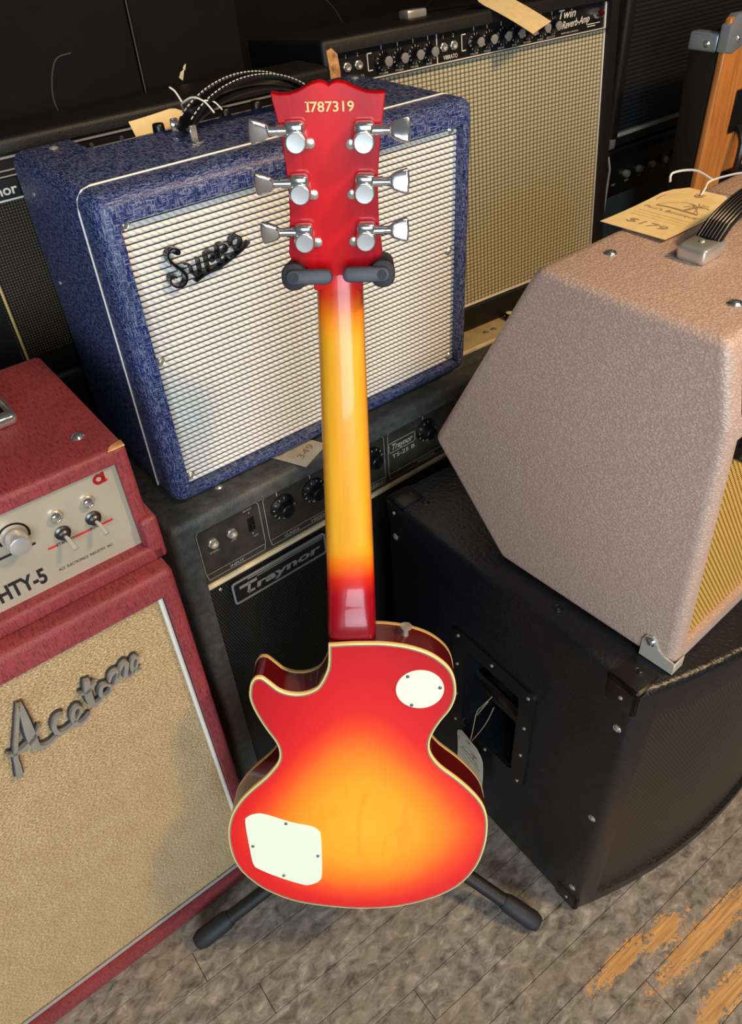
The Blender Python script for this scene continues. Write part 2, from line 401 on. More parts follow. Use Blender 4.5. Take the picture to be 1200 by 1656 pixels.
def ribbon(bm, stroke, y0, y1, k=5, ch=0.0):
    """stroke of (x, z, width) as a solid flat letter stroke between y0 (front) and y1"""
    P = catmull(stroke, k); L, Rr = [], []; n = len(P)
    for i, (x, z, w) in enumerate(P):
        a = P[max(0, i-1)]; b = P[min(n-1, i+1)]; dx, dz = b[0]-a[0], b[1]-a[1]; q = math.hypot(dx, dz) or 1
        nx, nz = -dz/q*w/2, dx/q*w/2; L.append((x+nx, z+nz)); Rr.append((x-nx, z-nz))
    def ring(y, s): return [[bm.verts.new((c[0]+(p[0]-c[0])*s, y, c[1]+(p[1]-c[1])*s)) for p, c in zip(side, P)] for side in (L, Rr)]
    (fl, fr), (bl, br) = ring(y0, 1-ch), ring(y1, 1.0)
    for i in range(n-1):
        bm.faces.new((fl[i], fl[i+1], fr[i+1], fr[i])); bm.faces.new((bl[i], br[i], br[i+1], bl[i+1]))
        bm.faces.new((fl[i], bl[i], bl[i+1], fl[i+1])); bm.faces.new((fr[i], fr[i+1], br[i+1], br[i]))
    bm.faces.new((fl[0], fr[0], br[0], bl[0])); bm.faces.new((fl[-1], bl[-1], br[-1], fr[-1]))
    return bm
_txt = {}
def text_geo(s, bold=0.0):
    key = (s, bold)
    if key not in _txt:
        cu = bpy.data.curves.new('t', 'FONT'); cu.body = s; cu.size = 1.0; cu.offset = bold; cu.resolution_u = 3
        ob = bpy.data.objects.new('t', cu); COL.objects.link(ob); bpy.context.view_layer.update()
        me = bpy.data.meshes.new_from_object(ob.evaluated_get(bpy.context.evaluated_depsgraph_get()))
        vs = [tuple(v.co) for v in me.vertices]; fs = [tuple(p.vertices) for p in me.polygons]
        bpy.data.objects.remove(ob); bpy.data.curves.remove(cu); bpy.data.meshes.remove(me)
        xs = [v[0] for v in vs]; ys = [v[1] for v in vs]
        _txt[key] = (vs, fs, min(xs), max(xs), min(ys), max(ys))
    return _txt[key]
def text(bm, s, x0, z0, w=None, h=0.01, y=0.0, mat=None, shear=0.0, bold=0.0, rise=0.0, depth=0.0004):
    """front-facing lettering: baseline at (x0,z0), cap height h, fitted to width w; or laid by mat"""
    vs, fs, xa, xb, ya, yb = text_geo(s, bold)
    capy = 0.70; sy = h/capy; sx = (w/(xb-xa)) if w else sy
    def put_layer(yy):
        o = []
        for v in vs:
            px, pz = (v[0]-xa)*sx + v[1]*sy*shear, v[1]*sy
            p = Vector((x0+px, yy, z0+pz+px*rise)); o.append(bm.verts.new(mat @ p if mat else p))
        return o
    A = put_layer(y-depth)
    for f in fs:
        try: bm.faces.new([A[i] for i in f])
        except ValueError: pass
    return bm
def flat_quad(bm, x0, x1, z0, z1, y): 
    bm.faces.new([bm.verts.new(p) for p in ((x0, y, z0), (x1, y, z0), (x1, y, z1), (x0, y, z1))]); return bm
def line(bm, pts, w, y, closed=False):
    P = list(pts) + ([pts[0]] if closed else [])
    for (a, b), (c, d) in zip(P, P[1:]):
        q = math.hypot(c-a, d-b); 
        if q < 1e-7: continue
        nx, nz = -(d-b)/q*w/2, (c-a)/q*w/2; ex, ez = (c-a)/q*w/2, (d-b)/q*w/2
        bm.faces.new([bm.verts.new(p) for p in ((a+nx-ex, y, b+nz-ez), (a-nx-ex, y, b-nz-ez), (c-nx+ex, y, d-nz+ez), (c+nx+ex, y, d+nz+ez))])
    return bm
def rrect(x0, x1, z0, z1, r, n=4):
    out = []
    for cx, cz, a0 in ((x1-r, z1-r, 0), (x0+r, z1-r, 90), (x0+r, z0+r, 180), (x1-r, z0+r, 270)):
        for i in range(n+1):
            a = rad(a0+90*i/n); out.append((cx+r*math.cos(a), cz+r*math.sin(a)))
    return out
def ring_plate(bm, outer, inner, y0, y1):
    """flat frame between two outlines with the same number of points, y0 front"""
    n = len(outer)
    V = [[bm.verts.new((a, y, b)) for a, b in o] for o in (outer, inner) for y in (y0, y1)]
    of, ob, jf, jb = V
    for i in range(n):
        j = (i+1) % n
        bm.faces.new((of[i], of[j], jf[j], jf[i])); bm.faces.new((ob[j], ob[i], jb[i], jb[j]))
        bm.faces.new((of[j], of[i], ob[i], ob[j])); bm.faces.new((jf[i], jf[j], jb[j], jb[i]))
    return bm
def cut(obj, cutters):
    """real holes: boolean difference with each cutter bmesh, baked into the mesh"""
    for cb in cutters:
        bmesh.ops.recalc_face_normals(cb, faces=cb.faces)
        me = bpy.data.meshes.new('cutter'); cb.to_mesh(me); cb.free(); co = bpy.data.objects.new('cutter', me); COL.objects.link(co)
        wasp = obj.parent; obj.parent = None
        md = obj.modifiers.new('cut', 'BOOLEAN'); md.object = co; md.operation = 'DIFFERENCE'; md.solver = 'EXACT'
        bpy.context.view_layer.update()
        nm = bpy.data.meshes.new_from_object(obj.evaluated_get(bpy.context.evaluated_depsgraph_get()))
        obj.modifiers.clear(); old = obj.data; nm.name = obj.name; obj.data = nm; bpy.data.meshes.remove(old)
        bpy.data.objects.remove(co); bpy.data.meshes.remove(me); obj.parent = wasp
        for p in obj.data.polygons: p.use_smooth = True
        obj.data.set_sharp_from_angle(angle=rad(32))
    return obj
def cbox(*a, r=0.0): return box(new(), *a, r=r)

# shared small hardware, facing -y at the origin
def make_screw(name, r, cup, mat):
    bm = new()
    if cup: lathe(bm, [(r*1.7, 0), (r*1.7, r*0.15), (r*1.35, r*0.5), (r*1.05, r*0.3)], 16, TOFRONT)
    lathe(bm, [(r, 0), (r, r*0.35), (r*0.75, r*0.62), (r*0.32, r*0.72), (r*0.3, r*0.45), (0, r*0.45)], 14, TOFRONT)
    for a in (0, 90):
        c = math.cos(rad(a+30)); s = math.sin(rad(a+30)); q = r*0.62; t = r*0.14
        vs = [(-q, -t), (q, -t), (q, t), (-q, t)]
        bm.faces.new([bm.verts.new((x*c-z*s, -r*0.75, x*s+z*c)) for x, z in vs])
    me_o = finish(name, bm, mat, None); return me_o
PROTO = []
def proto(o): PROTO.append(o); return o
SCREW_CUP = proto(make_screw('screw', 0.0036, True, M['nickel']))
SCREW = proto(make_screw('screw', 0.0030, False, M['nickel']))
SCREW_S = proto(make_screw('screw', 0.0021, False, M['screw_dark']))
SCREW_DK = proto(make_screw('screw', 0.0040, True, M['black']))
SCREW_CH = proto(make_screw('screw', 0.0042, True, M['chrome']))
def make_jack():
    bm = new(); lathe(bm, [(0.0085, 0), (0.0085, 0.0015), (0.0070, 0.0025)], 6, TOFRONT)
    lathe(bm, [(0.0062, 0.002), (0.0062, 0.006), (0.0040, 0.006), (0.0036, 0.002), (0.0, 0.002)], 18, TOFRONT)
    return finish('input_jack', bm, M['nickel'])
JACK = proto(make_jack())
hole = finish('jack_hole', lathe(new(), [(0.0036, 0.0021), (0.0036, 0.0024), (0, 0.0024)], 14, TOFRONT), M['black']); hole.parent = JACK; proto(hole)
UP = (rad(-90), 0, 0)            # turns a -y facing piece to face +z
LEFT = (0, 0, rad(-90))          # turns a -y facing piece to face -x

# ================================================================== the setting
fl = finish('floor', box(new(), -3.5, 5.5, -3.0, 2.1, -0.12, -0.012), M['gap']); fl['kind'] = 'structure'
fl['label'] = 'worn grey brown painted narrow board floor'
fl.rotation_euler = (0, 0, rad(-1.8))
PW = 0.0535
row = -10
ys = [0.118 + PW*i for i in range(-22, 38)]
for i, y in enumerate(ys):
    near = -1.0 < y < 1.0
    x = -3.4 + random.uniform(0, 0.5)
    if not near:
        o = finish('plank', box(new(), -3.4, 5.4, y-PW+0.0009, y-0.0009, -0.02, random.uniform(-0.0006, 0.0)), M['floor'], fl, False); continue
    cuts = [-3.4, random.uniform(-1.3, -0.6)]
    if abs(y-0.118) < 0.001: cuts += [0.541, 1.45]
    else:
        while cuts[-1] < 1.3: cuts.append(cuts[-1]+random.uniform(0.55, 1.25))
    cuts += [5.4]
    for a, b in zip(cuts, cuts[1:]):
        finish('plank', box(new(), a+0.0004, b-0.0004, y-PW+0.0003, y-0.0003, -0.02, random.uniform(-0.0008, 0.0), 0.0006, 1), M['floor'], fl, False)
wl = finish('wall_back', box(new(), -3.5, 5.5, 1.762, 1.90, -0.01, 3.2), M['wall']); wl['kind'] = 'structure'; wl['label'] = 'black painted wall behind the amplifiers'
for a, b in ((-3.4, -1.85), (-1.85, -0.65), (-0.65, 0.556), (0.556, 1.76), (1.76, 2.96), (2.96, 5.4)):
    finish('panel', box(new(), a+0.002, b-0.002, 1.75, 1.764, 0.0, 3.15, 0.001, 1), M['wall'], wl, False)
finish('seam_strip', box(new(), 0.5535, 0.5585, 1.7485, 1.7505, 0.90, 3.1), M['scuff'], wl, False)
def scuff(pts, r=0.0011):
    finish('scuff', tube(new(), [(x, 1.7497, z) for x, z in catmull(pts, 5)], r, 4), M['scuff'], wl, False)
scuff([(0.585, 1.092), (0.556, 1.085), (0.535, 1.05), (0.528, 1.01), (0.545, 0.975), (0.572, 0.95)], 0.0012)
scuff([(1.20, 1.14), (1.26, 1.10), (1.30, 1.045)], 0.0008)
for x, z, s in ((0.815, 1.036, 0.010), (0.826, 1.049, 0.006), (0.62, 1.118, 0.004)):
    b = new(); b.faces.new([b.verts.new((x+s*q, 1.7494, z+s*t)) for q, t in ((-.8, -.3), (0, -1), (.6, .5), (.9, 1.2), (-.2, .7))]); finish('scuff', b, M['cream_trim'] if s > 0.005 else M['scuff'], wl, False)

# ================================================================== a cabinet with a recessed front
def cabinet(name, x0, x1, y0, y1, z0, z1, r, openings, mat, parent, seg=3, extra=()):
    o = finish(name, box(new(), x0, x1, y0, y1, z0, z1, r, seg), mat, parent)
    cuts = [cbox(a, b, y0-0.1, d, c, e) for a, b, c, e, d in openings] + list(extra)
    return cut(o, cuts)
def pane(name, x0, x1, z0, z1, y, mat, parent, thick=0.004):
    return finish(name, box(new(), x0, x1, y, y+thick, z0, z1), mat, parent, False)

# ================================================================== red speaker cabinet and its head
A_LOC = (0.161, 0.6555, 0.0); A_ROT = (0, 0, rad(-0.27))
ac = thing('speaker_cabinet', 'dark red speaker cabinet with fuzzy gold grille cloth and metal script', 'speaker cabinet', A_LOC, A_ROT)
cabinet('cabinet_shell', -0.640, 0.020, -0.014, 0.30, 0.004, 0.757, 0.010, [(-0.62, 0.0, 0.045, 0.722, 0.004)], M['red'], ac)
pane('grille_cloth', -0.6205, 0.0005, 0.0445, 0.7225, 0.0, M['gold_cloth'], ac)
bm = new(); tube(bm, [(-0.0035, -0.004, 0.046), (-0.0035, -0.004, 0.720)], 0.0032, 8); finish('side_piping', bm, M['white'], ac)
bm = new(); tube(bm, [(-0.615, -0.003, 0.0485), (-0.007, -0.003, 0.0485)], 0.0030, 8); finish('bottom_piping', bm, M['logo_grey'], ac)
for x in (-0.6, -0.03):
    for y in (0.03, 0.26): finish('foot', lathe(new(), [(0.014, 0.0), (0.016, 0.006)], 12, Matrix.Translation((x, y, -0.0002))), M['rubber'], ac)
ACE = [[(-187.3, 676.5, 4.5), (-201.4, 642.4, 5.0), (-215.7, 606.8, 6.1), (-219.8, 588.2, 7.6), (-224.4, 567.8, 9.6)], [(-185.8, 675.7, 6.1), (-189.1, 648.6, 10.5), (-192.8, 618.2, 13.1), (-192.6, 600.4, 9.0), (-185.8, 593.4, 5.9), (-176.4, 593.5, 5.0), (-168.7, 598.6, 4.1)], [(-222.9, 613.8, 3.4), (-215.3, 608.0, 4.8), (-202.0, 610.1, 6.6), (-189.3, 617.9, 6.1), (-180.0, 628.9, 3.5)], [(-153.9, 624.4, 7.6), (-157.7, 626.8, 6.6), (-163.4, 623.6, 6.2), (-168.1, 612.5, 6.7), (-166.3, 601.1, 5.9), (-157.6, 598.8, 4.6), (-147.9, 602.1, 3.7)], [(-147.1, 604.6, 3.2), (-138.5, 610.5, 3.7), (-133.5, 620.0, 4.1), (-136.4, 625.8, 4.5), (-143.2, 619.7, 5.9), (-146.3, 607.0, 6.9), (-142.8, 597.1, 5.6), (-134.9, 597.5, 4.2), (-127.3, 603.0, 3.3)], [(-114.2, 656.9, 7.9), (-117.9, 642.3, 9.8), (-120.1, 626.0, 10.5), (-118.9, 614.1, 6.9), (-112.1, 614.0, 4.6), (-107.2, 617.3, 3.2)], [(-128.2, 642.6, 3.1), (-119.7, 639.4, 4.9), (-110.4, 644.7, 5.8), (-106.7, 647.3, 4.0)], [(-96.3, 633.6, 5.0), (-102.8, 634.8, 5.5), (-107.2, 623.5, 6.0), (-103.3, 616.9, 5.1), (-96.2, 619.7, 4.7), (-93.1, 627.8, 4.2), (-96.3, 633.6, 4.1)], [(-92.9, 635.2, 3.2), (-88.5, 643.4, 5.0), (-82.6, 646.6, 5.0), (-78.9, 642.5, 6.0), (-83.6, 633.1, 6.5), (-87.7, 626.0, 6.0)], [(-82.6, 635.2, 3.2), (-72.9, 649.3, 4.6), (-66.8, 650.0, 6.0), (-69.9, 639.3, 6.5), (-73.4, 630.3, 6.1), (-69.7, 625.5, 4.2), (-63.9, 628.1, 3.3)], [(-65.9, 628.3, 2.8), (-57.6, 636.3, 3.3), (-52.9, 645.8, 3.7), (-55.5, 651.0, 4.1), (-61.1, 645.3, 5.1), (-63.0, 634.9, 6.1), (-58.8, 628.3, 4.7), (-52.8, 627.7, 3.3)]]
def mm(S, k=1.0): return [[(x/1000, z/1000, w/1000*k) for x, z, w in st] for st in S]
bm = new()
for st in mm(ACE, 0.92): ribbon(bm, st, -0.010, -0.0005, 5, 0.10)
lg = finish('script_logo', bm, M['pewter'], ac, True, 25); lg['label'] = 'pewter script lettering'
bm = new()
for st in mm(ACE, 1.22): ribbon(bm, st, -0.0045, 0.0003, 5)
finish('logo_edge', bm, M['pewter_dark'], lg, True, 25)

ah = thing('amplifier_head', 'dark red amplifier head with silver control panel on the red cabinet', 'amplifier', (A_LOC[0], A_LOC[1], 0.757), A_ROT)
def hz(z): return z-0.757
cabinet('case', -0.636, 0.020, 0.017, 0.275, hz(0.7575), hz(0.915), 0.007, [(-0.61, 0.004, hz(0.779), hz(0.897), 0.026)], M['red'], ah)
bm = new(); box(bm, -0.640, 0.026, 0.008, 0.262, hz(0.7572), hz(0.7795), 0.006, 3); box(bm, 0.0052, 0.0262, 0.008, 0.262, hz(0.7572), hz(0.819), 0.006, 3)
finish('lower_shell', bm, M['red'], ah)
pane('control_panel', -0.6105, 0.0045, hz(0.7785), hz(0.8975), 0.024, M['silver_panel'], ah)
yp = 0.0238
bm = new()
for x, z in ((-0.0703, 0.864), (-0.0354, 0.8643)): 
    finish('pilot_lamp', lathe(new(), [(0.0072, 0), (0.0072, 0.004), (0.0055, 0.0065), (0.0048, 0.0055), (0.0035, 0.0062), (0, 0.0068)], 8, Matrix.Translation((x, yp, hz(z))) @ TOFRONT), M['chrome'], ah)
for bx, bz, tx, tz in ((-0.070, 0.8407, -0.0672, 0.8315), (-0.0358, 0.8414, -0.0326, 0.8322)):
    t = finish('toggle_switch', lathe(new(), [(0.0085, 0), (0.0085, 0.0015), (0.0062, 0.003), (0.0062, 0.007), (0.0045, 0.0085), (0, 0.0085)], 16, Matrix.Translation((bx, yp, hz(bz))) @ TOFRONT), M['steel'], ah)
    finish('lever', tube(new(), [(bx, yp-0.006, hz(bz)), (bx+(tx-bx)*0.6, yp-0.015, hz(bz)-0.003), (tx, yp-0.024, hz(tz))], [0.0019, 0.0024, 0.0032], 10), M['bright_trim'], t)
for kx in (-0.1137, -0.235, -0.34, -0.445):
    kn = finish('knob', lathe(new(), [(0.0115, 0), (0.0115, 0.004), (0.0112, 0.019), (0.0105, 0.0205)], 28, Matrix.Translation((kx, yp, hz(0.862))) @ TOFRONT), M['brushed'], ah)
    finish('knob_cap', lathe(new(), [(0.0104, 0.0206), (0.0098, 0.0209), (0, 0.0207)], 28, Matrix.Translation((kx, yp, hz(0.862))) @ TOFRONT), M['brushed'], kn)
    bm = new()
    for i in range(10):
        a0 = rad(-20+i*22); a1 = rad(-20+i*22+19)
        line(bm, [(kx+0.0150*math.cos(a0+(a1-a0)*q/4), hz(0.862)+0.0150*math.sin(a0+(a1-a0)*q/4)) for q in range(5)], 0.0022, yp-0.0003)
    finish('dial_ring', bm, M['print_black'], ah, False)
bm = new(); line(bm, [(-0.150, hz(0.8436)), (-0.1222, hz(0.8434))], 0.003, yp-0.0003); line(bm, [(-0.1076, hz(0.8432)), (-0.0996, hz(0.8434))], 0.003, yp-0.0003)
text(bm, 'MIGHTY-5', -0.186, hz(0.7905), 0.084, 0.0195, yp, bold=0.03)
text(bm, 'ACE  ELECTRONICS  INDUSTRY  INC.', -0.0886, hz(0.7953), 0.0627, 0.0035, yp)
text(bm, 'STANDBY', -0.0805, hz(0.8269), 0.0202, 0.0036, yp, bold=0.01); text(bm, 'POWER', -0.0422, hz(0.8270), 0.0137, 0.0036, yp, bold=0.01)
text(bm, 'VOLUME', -0.121, hz(0.8418), 0.0125, 0.0032, yp)
finish('panel_lettering', bm, M['print_black'], ah, False)['kind'] = 'stuff'
for a, b in ((-0.0883, -0.0813), (-0.0591, -0.0433), (-0.0276, -0.0182)): finish('red_bar', line(new(), [(a, hz(0.8286)), (b, hz(0.8286))], 0.0026, yp-0.0003), M['print_red'], ah, False)
bm = new(); line(bm, [(-0.0165+0.0046*math.cos(rad(a)), hz(0.8838)+0.0046*math.sin(rad(a))) for a in range(0, 361, 20)] + [(-0.0112, hz(0.8838)), (-0.0112, hz(0.8890)), (-0.0112, hz(0.8795)), (-0.0098, hz(0.8795))], 0.0034, yp-0.0003)
finish('red_emblem', bm, M['print_red'], ah, False)
put(SCREW_CH, ah, (-0.013, 0.065, hz(0.9148)), UP); put(SCREW_CH, ah, (-0.60, 0.065, hz(0.9148)), UP)
hd = finish('handle', tube(new(), [(-0.066, 0.165, hz(0.922)), (-0.10, 0.165, hz(0.938)), (-0.2, 0.165, hz(0.945)), (-0.31, 0.165, hz(0.945)), (-0.41, 0.165, hz(0.938)), (-0.45, 0.165, hz(0.922))], 0.013, 8, sq=(0.35, 1.3)), M['black'], ah)
for s in (0, 1):
    q = -0.072 if s == 0 else -0.444
    bm = new(); box(bm, q-0.022, q+0.022, 0.132, 0.198, hz(0.9148), hz(0.9295), 0.007, 3); finish('handle_cap', bm, M['chrome'], hd)
    bm = new(); box(bm, q-0.024, q+0.012, 0.142, 0.188, hz(0.9290), hz(0.9305), 0.0005, 1); finish('cap_inlay', bm, M['black'], hd)
# chipped corner of the vinyl
bm = new()
for p in ([(0.000, 0.0171), (0.0185, 0.0171), (0.0192, 0.028), (0.010, 0.026), (0.004, 0.023)],): prism(bm, p, hz(0.9138), hz(0.9153), 'z')
finish('chipped_corner', bm, M['edge_wood'], ah, False)

# ================================================================== grey-black bass amplifier (lower middle)
T_LOC = (0.262, 0.785, 0.0)
tr = thing('bass_amplifier', 'worn charcoal bass amplifier with knob row and metal badge under the blue amplifier', 'amplifier', T_LOC, (0, 0, rad(0.7)))
cabinet('cabinet_shell', -0.036, 0.545, -0.010, 0.255, 0.012, 0.692, 0.012, [(-0.003, 0.512, 0.05, 0.667, 0.006)], M['soft_black'], tr)
pane('grille_cloth', -0.0035, 0.5125, 0.0495, 0.551, 0.002, M['black_cloth'], tr)
finish('control_panel', prism(new(), [(-0.0005, 0.5575), (0.0045, 0.5575), (0.0045, 0.6675), (-0.0005, 0.6675)], -0.0035, 0.5125, 'x'), M['dark_panel'], tr, False)
finish('trim_strip', box(new(), -0.0032, 0.5122, -0.006, 0.003, 0.5505, 0.5580, 0.002, 2), M['cream_trim'], tr)
for x in (0.0, 0.51):
    for y in (0.02, 0.22): finish('foot', lathe(new(), [(0.016, 0.0005), (0.018, 0.013)], 12, Matrix.Translation((x, y, 0))), M['rubber'], tr)
bm = new(); yl = -0.0008
for a, b in ((0.002, 0.106), (0.114, 0.346), (0.354, 0.507)):
    P = [(a, 0.580), (a+0.0, 0.655), (a+0.004, 0.661), (b-0.004, 0.661), (b, 0.655), (b, 0.580), (b-0.003, 0.5655), (a+0.003, 0.5655)]
    line(bm, P, 0.0008, yl, True); line(bm, [(a+0.003, 0.5765), (b-0.003, 0.5765)], 0.0007, yl)
for s, x, w in (('INPUT', 0.042, 0.024), ('GAIN', 0.1405, 0.026), ('MIDDLE', 0.192, 0.036), ('BASS', 0.256, 0.026), ('TREBLE', 0.304, 0.037), ('VOLUME', 0.418, 0.040)): text(bm, s, x, 0.5675, w, 0.0052, -0.0004)
for s, x, w, z in (('BOOST', 0.080, 0.014, 0.6535), ('OFF', 0.089, 0.008, 0.6005), ('NORMAL', 0.016, 0.016, 0.6115), ('LOW', 0.052, 0.009, 0.6135)): text(bm, s, x, z, w, 0.0028, -0.0004)
line(bm, rrect(0.356, 0.4125, 0.6185, 0.6375, 0.003), 0.0012, yl, True)
text(bm, 'Traynor', 0.3605, 0.6225, 0.046, 0.0115, -0.0004, shear=0.25, bold=0.02); text(bm, 'TS-25 B', 0.362, 0.6055, 0.050, 0.0078, -0.0004, bold=0.01)
finish('panel_lettering', bm, M['print_dim'], tr, False)['kind'] = 'stuff'
for x, z in ((0.0244, 0.6285), (0.056, 0.6285)): put(JACK, tr, (x, -0.0005, z))
sw = finish('slide_switch', box(new(), 0.0835, 0.0945, -0.0012, 0.0, 0.614, 0.639), M['black'], tr); finish('slider', box(new(), 0.086, 0.092, -0.006, -0.001, 0.618, 0.627, 0.001), M['black'], sw)
for z in (0.6475, 0.6075): put(SCREW_S, tr, (0.089, -0.0005, z))
def make_knob(name, r0, r1, h, capmat, ndig=True):
    k = finish(name, lathe(new(), [(r0, 0.0005), (r0, 0.003), (r1*1.12, 0.0075), (r1*1.04, 0.010), (r1, h), (r1*0.9, h+0.0008), (r1*0.72, h+0.0006), (r1*0.7, h-0.0006), (0, h-0.0006)], 24, TOFRONT), M['black'])
    bm = new()
    for i, s in enumerate(('10', '9', '8', '7', '6', '5', '4', '3', '2', '1')):
        a = rad(235-i*30+180-90); rr = r0*0.90
        m4 = Matrix.Translation((rr*math.cos(a), -0.0062, rr*math.sin(a))) @ Matrix.Rotation(rad(0)-a+rad(90), 4, 'Y')
        text(bm, s, -0.0012*len(s), -0.002, None, 0.0034, 0.0, mat=m4, bold=0.01)
    d = finish('dial_numbers', bm, M['print_white'], k, False)
    if capmat: finish('knob_cap', lathe(new(), [(r1*0.86, h), (r1*0.86, h+0.0014), (r1*0.5, h+0.002), (0, h+0.002)], 20, TOFRONT), capmat, k)
    proto(k)
    for c in k.children: proto(c)
    return k
KNOB_T = make_knob('knob', 0.0205, 0.0110, 0.019, None)
for i, x in enumerate((0.1445, 0.202, 0.26, 0.318, 0.436)):
    put(KNOB_T, tr, (x, -0.0003, 0.6295), (0, rad((-25, 70, 10, 110, -30)[i]), 0))
bm = new()
bm.free()
for x in (0.1385, 0.199, 0.258, 0.316, 0.4305): finish('dial_mark', line(new(), [(x, 0.652), (x, 0.659)], 0.0010, yl), M['print_white'], tr, False)
bd = finish('badge_plate', prism(new(), rrect(0.0325, 0.2095, 0.4945, 0.5395, 0.006), -0.0060, 0.0025, 'y', 0.001, 1), M['matt_black'], tr)
bm = new(); ring_plate(bm, rrect(0.0325, 0.2095, 0.4945, 0.5395, 0.006), rrect(0.0355, 0.2065, 0.4975, 0.5365, 0.0045), -0.0074, -0.0055); finish('badge_rim', bm, M['logo_grey'], bd)
bm = new(); text(bm, 'raynor', 0.074, 0.5065, 0.122, 0.0150, -0.0062, shear=0.22, bold=0.035)
for a, b, z, w in ((0.048, 0.0735, 0.5245, 0.006), (0.062, 0.203, 0.5335, 0.0022), (0.078, 0.203, 0.5295, 0.0016)): line(bm, [(a, z), (b, z)], w, -0.0068)
line(bm, [(0.0625, 0.522), (0.0590, 0.5095), (0.0605, 0.5070), (0.068, 0.5070)], 0.0050, -0.0068)
finish('badge_lettering', bm, M['logo_grey'], bd, False)
put(SCREW, tr, (0.018, 0.0018, 0.535)); put(SCREW, tr, (0.225, 0.0018, 0.535))
put(SCREW_CUP, tr, (0.065, 0.03, 0.6918), UP)

# ================================================================== blue combo amplifier
S_LOC = (0.282, 0.816, 0.6922)
su = thing('combo_amplifier', 'blue linen-covered combo amplifier with silver ridged grille and white piping', 'amplifier', S_LOC, (0, 0, rad(-0.1)))
dz = 0.719-0.6922
def sz(z): return z+dz
sb = cabinet('cabinet_shell', -0.024, 0.522, -0.014, 0.252, sz(-0.0195), sz(0.393), 0.0175, [(0.0, 0.5, sz(0.0), sz(0.363), 0.006)], M['blue'], su, 4,
             extra=[cbox(0.052, 0.452, 0.172, 0.30, sz(0.335), sz(0.45), r=0.004)])
rows = 49; h = 0.0074; bm = new(); prev = None
for i in range(rows*5+1):
    z = i/5*h; ph = (z/h) % 1.0; y = -0.0002 - (0.0 if ph < 0.2 else 0.0018*math.sin((ph-0.2)/0.8*math.pi)**0.6)
    if z > 0.3635: break
    cur = [bm.verts.new((-0.0005, y+0.002, z)), bm.verts.new((0.5005, y+0.002, z))]
    if prev: bm.faces.new((prev[0], prev[1], cur[1], cur[0]))
    prev = cur
gr = finish('grille_cloth', bm, M['silver_cloth'], su, True, 80)
gr.location = (0, 0, dz)
bm = new(); yb = 0.033
pth = [(-0.0242, yb+0.012, sz(-0.012)), (-0.0242, yb+0.006, sz(0.15)), (-0.0242, yb, sz(0.368)), (-0.0215, yb, sz(0.383)), (-0.015, yb, sz(0.3905)), (-0.004, yb, sz(0.3932)), (0.25, yb, sz(0.3932)), (0.502, yb, sz(0.3932)), (0.513, yb, sz(0.3905)), (0.5195, yb, sz(0.383)), (0.5222, yb, sz(0.368)), (0.5222, yb+0.006, sz(0.15)), (0.5222, yb+0.012, sz(-0.012))]
finish('piping', tube(bm, pth, 0.0015, 6), M['white'], su)
SUP = [[(55.8, 313.2, 3.7), (59.3, 312.7, 3.9), (60.5, 315.5, 3.3), (56.8, 319.3, 3.0), (49.9, 319.7, 3.7), (45.4, 313.6, 4.3), (48.5, 305.1, 5.7), (55.8, 296.3, 6.4), (61.6, 287.8, 6.3), (61.8, 281.0, 5.0), (56.9, 275.8, 4.5), (48.5, 276.2, 4.5), (42.6, 281.5, 3.8), (42.5, 288.2, 3.1), (47.0, 289.6, 3.3), (50.5, 286.8, 4.0)], [(62.5, 299.2, 1.8), (68.2, 298.0, 2.5), (71.0, 291.6, 2.9), (72.1, 283.4, 3.4), (76.4, 280.9, 3.0), (80.7, 283.6, 2.8)], [(81.6, 300.6, 3.4), (81.9, 293.9, 3.4), (81.7, 285.0, 3.2), (83.9, 280.9, 2.3)], [(92.4, 302.4, 3.6), (92.2, 293.0, 3.7), (92.6, 283.9, 3.7)], [(92.4, 302.4, 2.5), (98.9, 303.8, 3.0), (102.9, 299.3, 3.0), (101.6, 293.5, 2.8), (96.2, 291.8, 2.5)], [(108.9, 307.0, 3.7), (108.9, 298.1, 3.7), (108.4, 287.0, 3.7)], [(109.6, 307.3, 2.7), (116.5, 307.6, 3.0), (120.6, 303.1, 2.8), (118.4, 298.7, 2.8), (112.6, 298.1, 2.3)], [(113.8, 297.8, 2.3), (118.5, 289.6, 2.8), (123.3, 288.2, 2.4)], [(135.2, 312.8, 3.2), (129.0, 310.1, 3.2), (127.1, 304.0, 3.3), (130.2, 296.9, 3.3), (135.8, 295.9, 3.3), (140.1, 301.4, 3.3), (140.2, 308.6, 3.3), (135.2, 312.8, 3.2)], [(72.6, 274.7, 2.3), (87.4, 279.8, 4.6), (105.5, 282.2, 4.7), (126.0, 288.6, 4.0), (141.3, 294.3, 3.1), (151.6, 300.4, 2.1)]]
bm = new()
for st in mm(SUP, 0.8): ribbon(bm, [(x, sz(z), w) for x, z, w in st], -0.0115, -0.002, 5, 0.3)
o = finish('script_logo', bm, M['logo_black'], su, True, 50); o['label'] = 'raised glossy black script lettering'
for x, z in ((0.009, 0.3560), (0.489, 0.3560), (0.0095, 0.1895), (0.489, 0.1885), (0.0095, 0.0125), (0.4915, 0.0105)): put(SCREW_CUP, su, (x, -0.0005, sz(z)))
for x in (0.0225, 0.489): put(SCREW_CUP, su, (x, 0.211, sz(0.3929)), UP)
for y, z in ((0.186, 0.355), (0.203, 0.237)): put(SCREW, su, (-0.0239, y, sz(z)), LEFT)
for x in (0.0585, 0.25, 0.4605):
    finish('foot', lathe(new(), [(0.011, 0.0), (0.013, sz(-0.019))], 12, Matrix.Translation((x, 0.012, 0))), M['rubber'], su)
